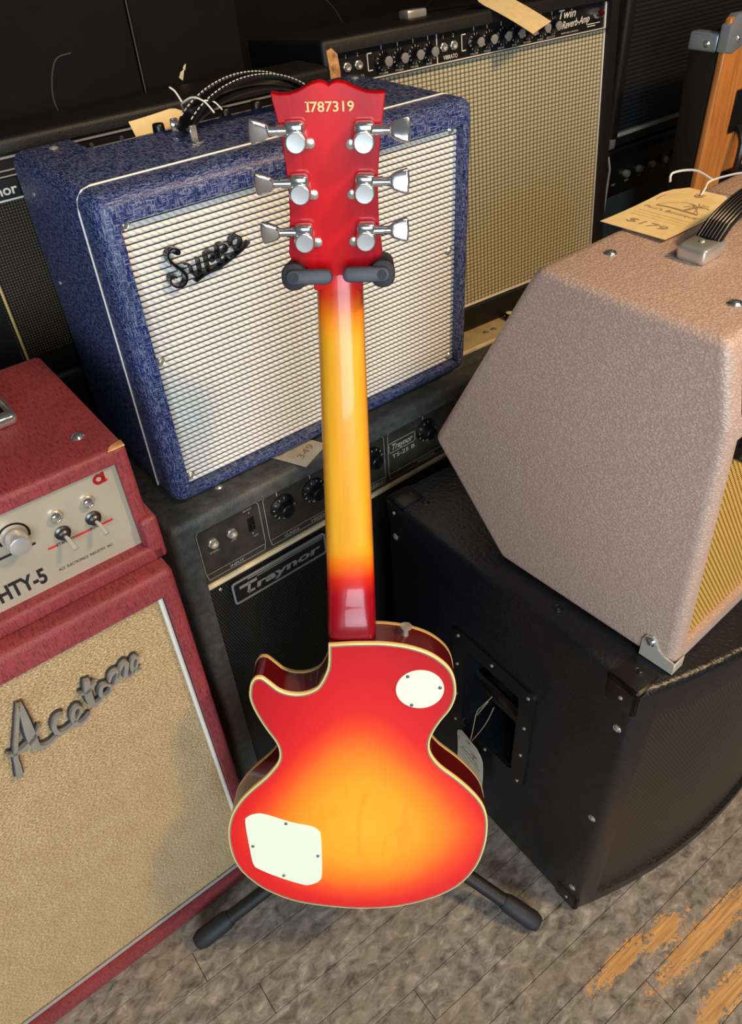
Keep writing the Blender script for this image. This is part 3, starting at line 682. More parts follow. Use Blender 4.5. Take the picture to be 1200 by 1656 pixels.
for x in (0.0585, 0.4605): finish('foot', lathe(new(), [(0.011, 0.0), (0.013, sz(-0.019))], 12, Matrix.Translation((x, 0.222, 0))), M['rubber'], su)
pn = finish('control_panel', prism(new(), [(0.1725, sz(0.336)), (0.2515, sz(0.336)), (0.2515, sz(0.3365)), (0.1725, sz(0.351))], 0.0525, 0.4515, 'x'), M['black_panel'], su, False)
finish('panel_rim', box(new(), 0.0525, 0.4515, 0.247, 0.2515, sz(0.336), sz(0.3745), 0.001), M['logo_grey'], su)
for i in range(6):
    x = 0.168+0.0508*i
    finish('knob', lathe(new(), [(0.0085, 0), (0.0085, 0.002), (0.0078, 0.016), (0.007, 0.0172), (0, 0.0172)], 18, Matrix.Translation((x, 0.222, sz(0.3735)))), M['black'], su)
    o = finish('knob_shaft', lathe(new(), [(0.003, -0.040), (0.003, 0.001)], 8, Matrix.Translation((x, 0.222, sz(0.3735)))), M['steel'], su)
for x in (0.0700, 0.1112):
    t = finish('toggle_switch', lathe(new(), [(0.006, 0), (0.006, 0.003), (0.003, 0.004), (0.0015, 0.045), (0.0026, 0.050), (0, 0.052)], 12, Matrix.Translation((x, 0.212, sz(0.338)))), M['chrome'], su)
# leather strap handle with white stitching
def arch(x, lift, top): return sz(0.393)+lift+(top)*(1-((x-0.2535)/0.0985)**2)**0.75 if abs(x-0.2535) < 0.0985 else sz(0.393)+lift
xs = [0.155+0.197*i/22 for i in range(23)]
bm = new(); tube(bm, [(x, 0.122, arch(x, 0.007, 0.043)) for x in xs], [0.0145]*23, 10, sq=(0.26, 1.25)); hd = finish('strap_handle', bm, M['black'], su)
bm = new(); tube(bm, [(x, 0.122, arch(x, 0.002, 0.034)) for x in xs[1:-1]], [0.012]*21, 10, sq=(0.22, 1.15)); finish('strap_underside', bm, M['matt_black'], hd)
bm = new()
for s in (-1, 1):
    for i in range(34):
        a = 0.163+0.181*i/34; b = a+0.181/34*0.62
        tube(bm, [(a, 0.122+s*0.0128, arch(a, 0.0105, 0.043)), (b, 0.122+s*0.0128, arch(b, 0.0105, 0.043))], 0.0006, 5)
finish('stitching', bm, M['white'], hd)
for x in (0.157, 0.350):
    bm = new()
    for s in (-1, 1):
        box(bm, x-0.005, x+0.005, 0.122+s*0.0245-0.0015, 0.122+s*0.0245+0.0015, sz(0.393), sz(0.411), 0.001, 1)
        box(bm, x-0.006, x+0.006, 0.122+s*0.031-0.006, 0.122+s*0.031+0.006, sz(0.3928), sz(0.3945), 0.0005, 1)
    tube(bm, [(x, 0.098, sz(0.403)), (x, 0.146, sz(0.403))], 0.003, 8)
    finish('handle_bracket', bm, M['chrome'], hd)

# ================================================================== black bass cabinet with bowed grille
bk = thing('speaker_cabinet', 'black textured bass cabinet with bowed steel mesh front and recessed side handle', 'speaker cabinet', (0.537, 0.239, 0.0), (0, 0, rad(-1.98)))
BW, BD, BH = 0.60, 0.48, 0.609
def bow(x, off=0.0): return -0.050*(1-((x-BW/2)/(BW/2))**2)+off
def outline(x0, x1, off, back, n=20):
    return [(x0+(x1-x0)*i/n, bow(x0+(x1-x0)*i/n, off)) for i in range(n+1)] + [(x1, back), (x0, back)]
bm = new(); prism(bm, outline(0, BW, 0.0, BD), 0.004, BH, 'z')
es = [e for e in bm.edges if abs(e.verts[0].co.z-e.verts[1].co.z) < 1e-6 or e.calc_face_angle() > 0.5]
bmesh.ops.bevel(bm, geom=es, offset=0.010, segments=3, profile=0.5, affect='EDGES')
bo = finish('cabinet_shell', bm, M['black_tolex'], bk)
c1 = prism(new(), outline(0.034, BW-0.034, 0.011, -0.2), 0.040, 0.548, 'z')
c2 = cbox(-0.1, 0.085, 0.172, 0.284, 0.232, 0.418, r=0.008)
cut(bo, [c1, c2])
bm = new(); P = outline(0.030, BW-0.030, 0.0085, 0.0)[:21]; Vs = [[bm.verts.new((x, y, z)) for x, y in P] for z in (0.036, 0.552)]
for i in range(20): bm.faces.new((Vs[0][i], Vs[0][i+1], Vs[1][i+1], Vs[1][i]))
finish('mesh_grille', bm, M['mesh'], bk)
# handle: a rounded frame with a bar across its dark well
def side_plate(poly_o, poly_i, x0, x1):
    b = new(); ring_plate(b, poly_o, poly_i, x0, x1)
    for v in b.verts: v.co = Vector((v.co.y, v.co.x, v.co.z))
    return b
hp = finish('handle_plate', side_plate(rrect(0.140, 0.316, 0.200, 0.453, 0.014), rrect(0.168, 0.288, 0.228, 0.422, 0.008), -0.0032, 0.0005), M['black'], bk)
finish('handle_bar', tube(new(), [(0.030, 0.165, 0.334), (0.022, 0.180, 0.336), (0.022, 0.276, 0.336), (0.030, 0.290, 0.334)], 0.012, 10, sq=(1.3, 0.8)), M['black'], hp)
finish('handle_well', box(new(), 0.080, 0.084, 0.166, 0.290, 0.226, 0.424), M['matt_black'], hp, False)
for y, z in ((0.153, 0.440), (0.153, 0.365), (0.153, 0.292), (0.153, 0.2165), (0.303, 0.440), (0.303, 0.370), (0.303, 0.290), (0.303, 0.2165), (0.228, 0.440), (0.228, 0.213)): put(SCREW, hp, (-0.0030, y, z), LEFT)
def corner(name, x, y, z, sx, sy, sz_, parent, mat, a=0.032, t=0.0022):
    """three-sided corner protector; s* point outwards"""
    b = new()
    def bx(u0, u1, v0, v1, w0, w1): box(b, min(x+u0*sx, x+u1*sx), max(x+u0*sx, x+u1*sx), min(y+v0*sy, y+v1*sy), max(y+v0*sy, y+v1*sy), min(z+w0*sz_, z+w1*sz_), max(z+w0*sz_, z+w1*sz_), 0.006, 2)
    bx(-a, t, -a, t, -0.010, t); bx(-0.010, t, -a, t, -a, t); bx(-a, t, -0.010, t, -a, t)
    return finish(name, b, mat, parent)
for x, sx in ((0.0, -1), (BW, 1)):
    for z, s in ((0.004, -1), (BH, 1)):
        for y, sy in ((0.0, -1), (BD, 1)):
            c = corner('corner', x, y, z, sx, sy, s, bk, M['black'], 0.046, 0.0012)
            if sx < 0: put(SCREW, c, (-0.0010, y-sy*0.020, z-s*0.022), LEFT)
for y, z in ((0.0145, 0.528), (0.0145, 0.301), (0.015, 0.070), (0.460, 0.5357)): put(SCREW_CUP, bk, (0.0002, y, z), LEFT)
for x, y in ((0.036, 0.428), (0.030, 0.152), (0.030, 0.022), (0.034, 0.460)): put(SCREW_DK, bk, (x, y, BH-0.0005), UP)
for x in (0.05, BW-0.05):
    for y in (0.05, BD-0.05): finish('foot', lathe(new(), [(0.016, 0.0), (0.018, 0.0055)], 12, Matrix.Translation((x, y, -0.0))), M['rubber'], bk)

# ================================================================== brown acoustic amplifier on the black cabinet
br = thing('combo_amplifier', 'tan brown wedge-sided amplifier with wheat grille standing on the black cabinet', 'amplifier', (0.592, 0.234, 0.6125), (0, 0, rad(2.4)))
prof = [(0.0, 0.0), (0.268, 0.0), (0.402, 0.139), (0.255, 0.424), (0.040, 0.418), (0.018, 0.335)]
WBR = 0.47
bm = new(); prism(bm, prof, 0.0, WBR, 'x')
ends = [e for e in bm.edges if abs(e.verts[0].co.x-e.verts[1].co.x) < 1e-6]
longs = [e for e in bm.edges if e not in ends]
bmesh.ops.bevel(bm, geom=ends+longs, offset=0.012, segments=4, profile=0.5, affect='EDGES')
bo = finish('cabinet_shell', bm, M['brown'], br)
def slant(y, z): return y
c1 = prism(new(), [(-0.10, 0.030), (0.013, 0.030), (0.0285, 0.318), (-0.10, 0.318)], 0.020, WBR-0.020, 'x')
c2 = prism(new(), [(-0.10, 0.342), (0.026, 0.342), (0.042, 0.402), (-0.10, 0.402)], 0.020, WBR-0.020, 'x')
cut(bo, [c1, c2])
bm = new(); prism(bm, [(0.0095, 0.029), (0.0135, 0.029), (0.0290, 0.319), (0.0250, 0.319)], 0.0195, WBR-0.0195, 'x'); finish('grille_cloth', bm, M['wheat_cloth'], br, False)
bm = new(); prism(bm, [(0.022, 0.3415), (0.027, 0.3415), (0.043, 0.4025), (0.038, 0.4025)], 0.0195, WBR-0.0195, 'x'); finish('control_panel', bm, M['dark_panel'], br, False)
for i in range(7):
    x = 0.05+0.06*i; finish('knob', lathe(new(), [(0.010, 0), (0.0095, 0.012), (0.008, 0.0135), (0, 0.0135)], 16, aim((x, 0.0305, 0.372), (0, -0.967, 0.25))), M['black'], br)
bm = new()
for st in ([(0.030, 0.292, 0.004), (0.040, 0.305, 0.006), (0.052, 0.330-0.018, 0.005)], [(0.036, 0.286, 0.004), (0.052, 0.296, 0.005), (0.070, 0.303, 0.004)], [(0.060, 0.285, 0.004), (0.074, 0.292, 0.005), (0.078, 0.300, 0.004), (0.070, 0.300, 0.004), (0.070, 0.288, 0.004), (0.088, 0.288, 0.003)]):
    ribbon(bm, st, 0.012, 0.025, 4)
finish('script_logo', bm, M['logo_black'], br)
for x, y in ((0.081, 0.2207), (0.0678, 0.0742), (0.39, 0.2207), (0.40, 0.0742)): put(SCREW_CH, br, (x, y, 0.4185+0.0055*(y-0.04)/0.215), UP)
# strap handle along the top with metal end caps
hx = (0.1335, 0.345); hy = 0.152; hzz = 0.4225
hp_ = [(hx[0]-0.004, hy, hzz+0.006)] + [(hx[0]+0.012+(hx[1]-hx[0]-0.024)*i/12, hy, hzz+0.012+0.030*math.sin(math.pi*i/12)**0.6) for i in range(13)] + [(hx[1]+0.004, hy, hzz+0.006)]
hd = finish('strap_handle', tube(new(), hp_, 0.0145, 10, sq=(0.28, 1.0)), M['black'], br)
bm = new()
for j in range(-3, 4): tube(bm, [(p[0], p[1]+j*0.0036, p[2]+0.0042-abs(j)*0.0004) for p in hp_[1:-1]], 0.0011, 5)
finish('strap_ribs', bm, M['black'], hd)
for i, x in enumerate(hx):
    s = 1 if i == 0 else -1
    bm = new(); box(bm, min(x-0.018*s, x+0.024*s), max(x-0.018*s, x+0.024*s), hy-0.0165, hy+0.0165, hzz-0.002, hzz+0.0150, 0.005, 3); c = finish('handle_cap', bm, M['nickel'], hd)
    put(SCREW, c, (x+0.001*s, hy, hzz+0.0148), UP)
for s in (0, 1):
    b = new(); P = [(-0.0015, -0.0012), (0.043, -0.0012), (0.0435, 0.026), (0.040, 0.036), (0.032, 0.039), (0.026, 0.034), (0.022, 0.024), (0.014, 0.019), (-0.0015, 0.017)]
    x = -0.0018 if s == 0 else WBR
    prism(b, P, x, x+0.0018, 'x'); 
    x0, x1 = (-0.0016, 0.020) if s == 0 else (WBR-0.020, WBR+0.0016)
    box(b, x0, x1, -0.0022, 0.0, -0.0012, 0.016, 0.0008, 1); box(b, x0, x1, -0.0020, 0.040, -0.0018, -0.0002, 0.0004, 1)
    c = finish('corner_bracket', b, M['bright_trim'], br)
    if s == 0: put(SCREW_CH, c, (-0.0016, 0.033, 0.029), LEFT)

# ================================================================== amplifier with cream top panel, and the big black combo standing on it
cr = thing('combo_amplifier', 'dark amplifier with cream top control strip beneath the large black combo', 'amplifier', (0.90, 1.112, 0.0), (0, 0, rad(-2.5)))
cabinet('cabinet_shell', -0.03, 0.72, 0.0, 0.36, 0.006, 0.4905, 0.004, [(0.0, 0.69, 0.05, 0.455, 0.008)], M['soft_black'], cr, extra=[cbox(-0.1, 0.8, 0.084, 0.5, 0.4655, 0.6)])
pane('grille_cloth', -0.0005, 0.6905, 0.0495, 0.4555, 0.004, M['grey_cloth'], cr)
finish('control_strip', box(new(), -0.02, 0.71, 0.002, 0.080, 0.4885, 0.4925, 0.001, 1), M['cream_panel'], cr)
finish('strip_rim', box(new(), -0.02, 0.71, -0.001, 0.0045, 0.4865, 0.4955, 0.0015, 2), M['cream_trim'], cr)
for x in (0.30, 0.325, 0.05, 0.08): put(SCREW_CH, cr, (x, 0.040, 0.4924), UP)
for x in (0.385, 0.445, 0.505, 0.565, 0.625, 0.12, 0.18):
    k = finish('knob', lathe(new(), [(0.010, 0), (0.010, 0.002), (0.0092, 0.018), (0.0085, 0.0195)], 20, Matrix.Translation((x, 0.050, 0.4924))), M['black'], cr)
    finish('knob_cap', lathe(new(), [(0.0086, 0.0194), (0.0070, 0.0200), (0, 0.0200)], 20, Matrix.Translation((x, 0.050, 0.4924))), M['cream_trim'], k)
for x in (0.0, 0.69):
    for y in (0.04, 0.3): finish('foot', lathe(new(), [(0.016, 0.0), (0.018, 0.008)], 12, Matrix.Translation((x, y, 0))), M['rubber'], cr)

TWIN_TILT = rad(-5.25)
tw = thing('combo_amplifier', 'large black combo amplifier with silver sparkle grille and black control panel', 'amplifier', (0.8934, 1.2013, 0.5497), (TWIN_TILT, 0, rad(-2.96)))
cabinet('cabinet_shell', -0.031, 0.738, -0.016, 0.262, -0.054, 0.580, 0.008, [(0.0, 0.707, 0.0, 0.504, 0.006), (0.0, 0.707, 0.5045, 0.556, 0.006)], M['black_fine'], tw)
pane('grille_cloth', -0.0005, 0.7075, -0.0005, 0.5045, -0.001, M['sparkle_cloth'], tw, 0.008)
pane('control_panel', -0.0005, 0.7075, 0.5050, 0.5565, 0.0, M['black_panel'], tw, 0.007)
bm = new(); box(bm, 0.0, 0.7065, -0.0055, 0.0005, 0.5015, 0.5060, 0.001, 1); box(bm, 0.7035, 0.7065, -0.0045, 0.0005, 0.001, 0.553, 0.0008, 1); box(bm, 0.0, 0.003, -0.0045, 0.0005, 0.001, 0.500, 0.0008, 1); box(bm, 0.0, 0.7065, -0.0055, 0.0005, 0.0005, 0.0045, 0.001, 1)
finish('trim_frame', bm, M['white'], tw)
for x in (0.027, 0.052, 0.252, 0.277): put(JACK, tw, (x, -0.0003, 0.5305))
KNOB_W = make_knob('knob', 0.0165, 0.0098, 0.021, M['nickel'])
KX = (0.105, 0.1425, 0.179, 0.2145, 0.329, 0.364, 0.4015, 0.438, 0.474, 0.5115, 0.543)
for i, x in enumerate(KX): put(KNOB_W, tw, (x, -0.0003, 0.5290), (0, rad(-40+i*17 % 50), 0))
bm = new()
for x in KX: line(bm, [(x, 0.548), (x, 0.5545)], 0.0013, -0.0005)
for s, x, w in (('VOLUME', 0.0955, 0.021), ('TREBLE', 0.133, 0.019), ('MIDDLE', 0.170, 0.018), ('BASS', 0.208, 0.013), ('VOLUME', 0.319, 0.020), ('TREBLE', 0.354, 0.019), ('MIDDLE', 0.392, 0.018), ('BASS', 0.432, 0.012), ('REVERB', 0.464, 0.019), ('SPEED', 0.503, 0.016), ('INTENSITY', 0.530, 0.024)): text(bm, s, x, 0.5077, w, 0.0032, -0.0003)
text(bm, 'NORMAL', 0.030, 0.5085, 0.034, 0.0062, -0.0003, bold=0.01); text(bm, 'VIBRATO', 0.250, 0.5095, 0.036, 0.0070, -0.0003, bold=0.01)
for x in (0.027, 0.252): text(bm, '1', x-0.001, 0.5445, None, 0.0055, -0.0003); text(bm, '2', x+0.023, 0.5445, None, 0.0055, -0.0003)
for x in (0.073, 0.298): line(bm, [(x+0.009, 0.545), (x, 0.545), (x, 0.518), (x+0.009, 0.518)], 0.0020, -0.0005)
line(bm, [(0.2355, 0.506), (0.2355, 0.555)], 0.0022, -0.0005)
text(bm, 'Twin', 0.560, 0.5375, 0.052, 0.0155, -0.0003, shear=0.3, bold=0.012); text(bm, 'Reverb-Amp', 0.574, 0.5185, 0.082, 0.0135, -0.0003, shear=0.3, rise=0.05, bold=0.012)
text(bm, 'FENDER MUSICAL INSTRUMENTS', 0.572, 0.5095, 0.052, 0.0026, -0.0003); line(bm, [(0.652, 0.5175), (0.690, 0.5175)], 0.0016, -0.0004); line(bm, [(0.652, 0.5135), (0.676, 0.5135)], 0.0016, -0.0004)
finish('panel_lettering', bm, M['print_white'], tw, False)['kind'] = 'stuff'
pl_ = finish('pilot_lamp', lathe(new(), [(0.0105, 0), (0.0105, 0.004), (0.0085, 0.010), (0.0075, 0.012)], 18, Matrix.Translation((0.676, 0, 0.535)) @ TOFRONT), M['chrome'], tw)
finish('lens', lathe(new(), [(0.0074, 0.010), (0.0072, 0.018), (0.004, 0.022), (0, 0.0225)], 16, Matrix.Translation((0.676, 0, 0.535)) @ TOFRONT), M['red_lens'], pl_)
hp_ = [(0.238, 0.09, 0.584)] + [(0.26+0.187*i/10, 0.09, 0.588+0.028*math.sin(math.pi*i/10)) for i in range(11)] + [(0.469, 0.09, 0.584)]
hd = finish('strap_handle', tube(new(), hp_, 0.014, 8, sq=(0.3, 1.0)), M['black'], tw)
for x in (0.252, 0.455): finish('handle_cap', box(new(), x-0.024, x+0.024, 0.074, 0.106, 0.579, 0.594, 0.004, 2), M['nickel'], hd)
finish('worn_edge', prism(new(), [(-0.0125, 0.505), (0.0, 0.505), (0.0015, 0.530), (-0.001, 0.556), (-0.012, 0.566), (-0.0225, 0.563), (-0.0205, 0.54), (-0.023, 0.52), (-0.0215, 0.505)], -0.0166, -0.0150, 'y'), M['edge_wood'], tw, False)
for x in (0.02, 0.685):
    finish('front_foot', lathe(new(), [(0.012, -0.0805), (0.014, -0.053)], 12, Matrix.Translation((x, 0.03, 0))), M['rubber'], tw)
    finish('rear_foot', lathe(new(), [(0.012, -0.0618), (0.014, -0.0535)], 12, Matrix.Translation((x, 0.235, 0))), M['rubber'], tw)

# ================================================================== dark amplifier behind the blue one, and the cabinet under it
lw = thing('speaker_cabinet', 'plain black cabinet low behind the red and charcoal amplifiers', 'speaker cabinet', (0.150, 1.128, 0.0))
cabinet('cabinet_shell', 0.0, 0.64, 0.0, 0.118, 0.006, 0.779, 0.010, [(0.03, 0.61, 0.04, 0.745, 0.012)], M['black_fine'], lw)
pane('grille_cloth', 0.0295, 0.6105, 0.0395, 0.7455, 0.008, M['dark_cloth'], lw)
for x in (0.04, 0.6):
    for y in (0.03, 0.09): finish('foot', lathe(new(), [(0.016, 0.0), (0.018, 0.008)], 12, Matrix.Translation((x, y, 0))), M['rubber'], lw)
la = thing('combo_amplifier', 'dark amplifier with olive grille and gold bead behind the blue amplifier', 'amplifier', (0.150, 1.130, 0.7795))
def lz(z): return z-0.7795
cabinet('cabinet_shell', 0.0, 0.655, 0.0, 0.090, 0.0, lz(1.112), 0.008, [(0.048, 0.61, lz(0.815), lz(1.094), 0.010)], M['black_fine'], la)
pane('grille_cloth', 0.0475, 0.6105, lz(0.8145), lz(1.0385), 0.006, M['olive_cloth'], la)
pane('control_panel', 0.0475, 0.6105, lz(1.0385), lz(1.0945), 0.004, M['black_panel'], la)
bm = new(); tube(bm, [(0.0545, 0.002, lz(0.816)), (0.0545, 0.002, lz(1.037))], 0.0020, 6); finish('gold_bead', bm, M['piping_gold'], la)
for z, r in ((1.0885, 0.0016), (1.0735, 0.0010), (1.0665, 0.0010)):
    finish('trim_line', tube(new(), [(0.049, 0.002, lz(z)), (0.609, 0.002, lz(z))], r, 6), M['logo_grey'], la)
bp = finish('badge_plate', box(new(), 0.052, 0.1265, -0.001, 0.0045, lz(1.0395), lz(1.0645), 0.0008, 1), M['steel'], la)
finish('badge_rim', box(new(), 0.052, 0.1270, -0.002, 0.002, lz(1.0375), lz(1.0400), 0.0006, 1), M['white'], bp)
bm = new(); text(bm, 'Traynor', 0.054, lz(1.0455), 0.068, 0.0130, -0.0012, bold=0.02); finish('badge_lettering', bm, M['print_white'], bp, False)

pb = thing('plywood_board', 'tall black painted board standing upright behind the dark amplifier', 'board', (-0.95, 1.250, 0.0))
finish('board_panel', box(new(), 0.0, 1.482, 0.0, 0.018, 0.0, 2.3, 0.002, 1), M['wall'], pb)
finish('board_panel', box(new(), 1.487, 1.665, 0.0, 0.018, 0.0, 2.3, 0.002, 1), M['wall'], pb)
finish('batten', box(new(), 1.40, 1.56, 0.0185, 0.04, 0.0, 2.3, 0.002, 1), M['edge_wood'], pb)
def mark(pts, r): finish('scratch', tube(new(), [(x+0.95, -0.0003, z) for x, z in catmull(pts, 5)], r, 4), M['scuff'], pb, False)
mark([(0.5345, 2.2), (0.5345, 1.6), (0.5345, 1.063)], 0.0011)
mark([(0.435, 1.172), (0.412, 1.168), (0.398, 1.145), (0.392, 1.115), (0.402, 1.085), (0.418, 1.067)], 0.0008)
for x, z, q in ((0.600, 1.117, 0.007), (0.607, 1.127, 0.004)):
    b = new(); prism(b, [(0.95+x+q*u, z+q*v) for u, v in ((-.8, -.3), (0, -1), (.6, .5), (.9, 1.2), (-.2, .7))], -0.0005, 0.0002, 'y'); finish('paint_chip', b, M['cream_trim'], pb, False)

# ================================================================== right background: tall black cabinet on a small amplifier, wood-fronted cabinet
sm = thing('combo_amplifier', 'small black amplifier with chrome edge beneath the tall black cabinet', 'amplifier', (1.722, 1.245, 0.0))
cabinet('cabinet_shell', 0.0, 0.62, 0.0, 0.28, 0.006, 0.762, 0.014, [(0.024, 0.60, 0.04, 0.735, 0.012)], M['black'], sm)
pane('grille_cloth', 0.0235, 0.6005, 0.0395, 0.640, 0.008, M['grey_cloth'], sm)
pane('control_panel', 0.0235, 0.6005, 0.640, 0.7355, 0.006, M['black_panel'], sm)
finish('chrome_edge', tube(new(), [(0.020, 0.0, 0.06), (0.020, -0.001, 0.72), (0.012, 0.002, 0.748), (-0.001, 0.02, 0.760)], 0.0030, 8), M['bright_trim'], sm)
for i in range(6): finish('knob', lathe(new(), [(0.010, 0), (0.010, 0.008), (0.008, 0.012), (0, 0.012)], 14, Matrix.Translation((0.10+0.055*i, 0.006, 0.690)) @ TOFRONT), M['nickel'], sm)
for i in range(9): finish('panel_mark', box(new(), 0.048+0.055*i, 0.062+0.055*i, 0.0052, 0.0062, 0.668, 0.673), M['logo_grey'], sm, False)
tc = thing('speaker_cabinet', 'tall black speaker cabinet with silver bottom trim behind the tan amplifier', 'speaker cabinet', (1.735, 1.25, 0.7640))
cabinet('cabinet_shell', 0.0, 0.66, 0.0, 0.30, 0.0, 0.72, 0.012, [(0.028, 0.63, 0.026, 0.69, 0.014)], M['black_fine'], tc)
pane('grille_cloth', 0.0275, 0.6305, 0.0255, 0.6905, 0.010, M['dark_cloth'], tc)
finish('bottom_trim', box(new(), 0.029, 0.63, -0.002, 0.010, 0.026, 0.0345, 0.001, 1), M['bright_trim'], tc)
corner('corner', 0.0, 0.0, 0.0, -1, -1, -1, tc, M['nickel'], 0.026, 0.0015)
wd = thing('speaker_cabinet', 'honey coloured wood fronted cabinet with chrome corners and black strap', 'speaker cabinet', (1.722, 0.984, 0.0))
finish('wood_panel', box(new(), 0.0, 0.52, 0.0, 0.018, 0.0, 1.072, 0.006, 3), M['pine'], wd)
finish('black_case', prism(new(), [(0.0185, 0.0), (0.045, 0.0), (0.088, 1.040), (0.0185, 1.040)], -0.001, 0.52, 'x', 0.004, 2), M['black_fine'], wd)
finish('chrome_corner', prism(new(), [(-0.003, 1.010), (0.026, 1.004), (0.060, 1.014), (0.070, 1.040), (0.072, 1.076), (0.020, 1.077), (-0.003, 1.058)], -0.003, 0.020, 'y', 0.003, 2), M['blue_steel'], wd)
finish('chrome_corner', box(new(), -0.003, 0.03, 0.0205, 0.091, 1.006, 1.042, 0.006, 3), M['blue_steel'], wd)
put(SCREW_CH, wd, (0.036, -0.003, 1.030)); put(SCREW_CH, wd, (-0.003, 0.045, 1.022), LEFT)
hd = finish('handle_plate', box(new(), 0.083, 0.185, -0.006, 0.0005, 0.835, 0.925, 0.003, 2), M['black'], wd)
finish('handle_grip', tube(new(), catmull([(0.118, -0.004, 0.845), (0.108, -0.028, 0.82), (0.102, -0.034, 0.78), (0.106, -0.028, 0.745), (0.130, -0.004, 0.735)], 4), 0.008, 8), M['black'], hd)
finish('handle_foot', box(new(), 0.098, 0.20, -0.006, 0.0005, 0.715, 0.748, 0.003, 2), M['black'], wd)

# ================================================================== price tags
def tag_print(bm, L, W, z, price=None, flip=False):
    """printing on a tag lying in xy (hole end towards +x), drawn at height z"""
    Mx = Matrix(((1, 0, 0, 0), (0, 0, 1, 0), (0, 1, 0, z), (0, 0, 0, 1)))
    t = new()
    line(t, [(0.30*L, 0.36*W), (0.62*L, 0.36*W)], 0.0006, 0)
    for q in (0.18, 0.26): line(t, [(q*L, -0.38*W), (q*L, 0.38*W)], 0.0005, 0)
    for q in (0.30, 0.38): line(t, [(q*L, -0.40*W), (q*L, 0.30*W)], 0.0005, 0)
    for v in t.verts: v.co = Mx @ v.co
    return t
def price_tag(label, loc, rot, L, W, mat, price=None, bend=0.0, group='paper price tags', ring=True, printed=True):
    """tag lying in its local xy plane, x along its length, the hole at x = L"""
    t = thing('price_tag', label, 'price tag', loc, rot, group)
    n = 10; bm = new(); rows = []
    for i in range(n+1):
        s = i/n; x = L*s; hw = W/2 if s < 0.86 else W/2*(1-(s-0.86)/0.14*0.42)
        z = bend*(0.5-s)**2*4
        rows.append([bm.verts.new((x, sgn*hw, z+q)) for sgn, q in ((-1, 0.0003), (1, 0.0003), (1, -0.0003), (-1, -0.0003))])
    for a, b in zip(rows, rows[1:]):
        for k in range(4): bm.faces.new((a[k], a[(k+1) % 4], b[(k+1) % 4], b[k]))
    bm.faces.new(rows[0]); bm.faces.new(rows[-1][::-1])
    finish('card', bm, mat, t, False)
    zf = lambda x: bend*(0.5-x/L)**2*4+0.0007
    if ring:
        bm = new(); zr = zf(L*0.90)
        ring_plate(bm, [(L*0.90+0.0062*math.cos(a*math.pi/8), 0.0062*math.sin(a*math.pi/8)) for a in range(16)], [(L*0.90+0.0024*math.cos(a*math.pi/8), 0.0024*math.sin(a*math.pi/8)) for a in range(16)], 0, 0.0003)
        for v in bm.verts: v.co = Vector((v.co.x, v.co.z, zr+v.co.y*0.5))
        finish('hole_ring', bm, M['ring'], t, False)
        finish('hole', lathe(new(), [(0.0024, 0), (0.0024, 0.0001)], 12, Matrix.Translation((L*0.90, 0, zr))), M['black'], t, False)
    if printed:
        bm = new()
        # text runs along -y of the tag (across it), as on a luggage label
        def W2(a, b): return (a, b)
        def ln(pts, w):
            P = [Vector(p) for p in pts]
            for p, q in zip(P, P[1:]):
                d = (q-p); 
                if d.length < 1e-7: continue
                d.normalize(); nn = Vector((-d.y, d.x))*w/2
                bm.faces.new([bm.verts.new((v.x, v.y, zf(v.x))) for v in (p+nn, p-nn, q-nn, q+nn)])
        ln([(0.40*L, 0.40*W), (0.40*L, -0.40*W)], 0.0006); ln([(0.30*L, 0.40*W), (0.30*L, -0.40*W)], 0.0005); ln([(0.35*L, 0.40*W), (0.35*L, -0.40*W)], 0.0005)
        ln([(0.30*L, 0.05*W), (0.40*L, 0.05*W)], 0.0005)
        finish('ruled_print', bm, M['print_soft'], t, False)
        bm = new()
        # palm on an island with a sun arc
        isl = [(0.56*L, 0.30*W), (0.575*L, 0.10*W), (0.57*L, -0.12*W), (0.56*L, -0.34*W)]
        ln(isl, 0.003); ln([(0.575*L, -0.10*W), (0.63*L, -0.13*W), (0.69*L, -0.20*W)], 0.0022)
        for a in (-75, -40, -10, 20, 60, 110, 160, 200): ln([(0.69*L, -0.20*W), (0.69*L+0.010*math.cos(rad(a)), -0.20*W+0.010*math.sin(rad(a))), (0.69*L+0.014*math.cos(rad(a))-0.003, -0.20*W+0.014*math.sin(rad(a)))], 0.0012)
        ln([(0.58*L+0.26*W*math.sin(math.pi*i/14), 0.30*W-0.62*W*i/14) for i in range(15)], 0.0006)
        ln([(0.78*L, 0.40*W), (0.74*L, 0.42*W), (0.66*L, 0.42*W)], 0.0016)
        finish('palm_print', bm, M['print_tag'], t, False)['kind'] = 'stuff'; bm = new()
        Mt = Matrix(((0, 0, 1, 0), (-1, 0, 0, 0), (0, 1, 0, 0), (0, 0, 0, 1)))
        def tx(s, x, y, w, h, bold=0.0):
            b2 = new(); text(b2, s, 0, 0, w, h, 0, bold=bold, shear=0.15)
            vs = {}
            for v in b2.verts: vs[v] = bm.verts.new((x+v.co.z, y-v.co.x, zf(x+v.co.z)))
            for f in b2.faces: bm.faces.new([vs[v] for v in f.verts])
            b2.free()
        tx('Paul\'s Boutique', 0.475*L, 0.40*W, 0.80*W, 0.0065)
        if price: tx(price, 0.14*L, 0.28*W, 0.58*W, 0.0125)
        finish('tag_lettering', bm, M['print_tag'], t, False)['kind'] = 'stuff'
    return t
def lying(p_near, p_far, z, frame_loc, yaw):
    """world placement of a tag from two local points (end, hole end) on a flat top"""
    R = Matrix.Rotation(yaw, 3, 'Z'); a = R @ Vector((p_near[0], p_near[1], 0)) + Vector((frame_loc[0], frame_loc[1], 0)); b = R @ Vector((p_far[0], p_far[1], 0)) + Vector((frame_loc[0], frame_loc[1], 0))
    d = b-a; return (a.x, a.y, z), (0, 0, math.atan2(d.y, d.x)), d.length
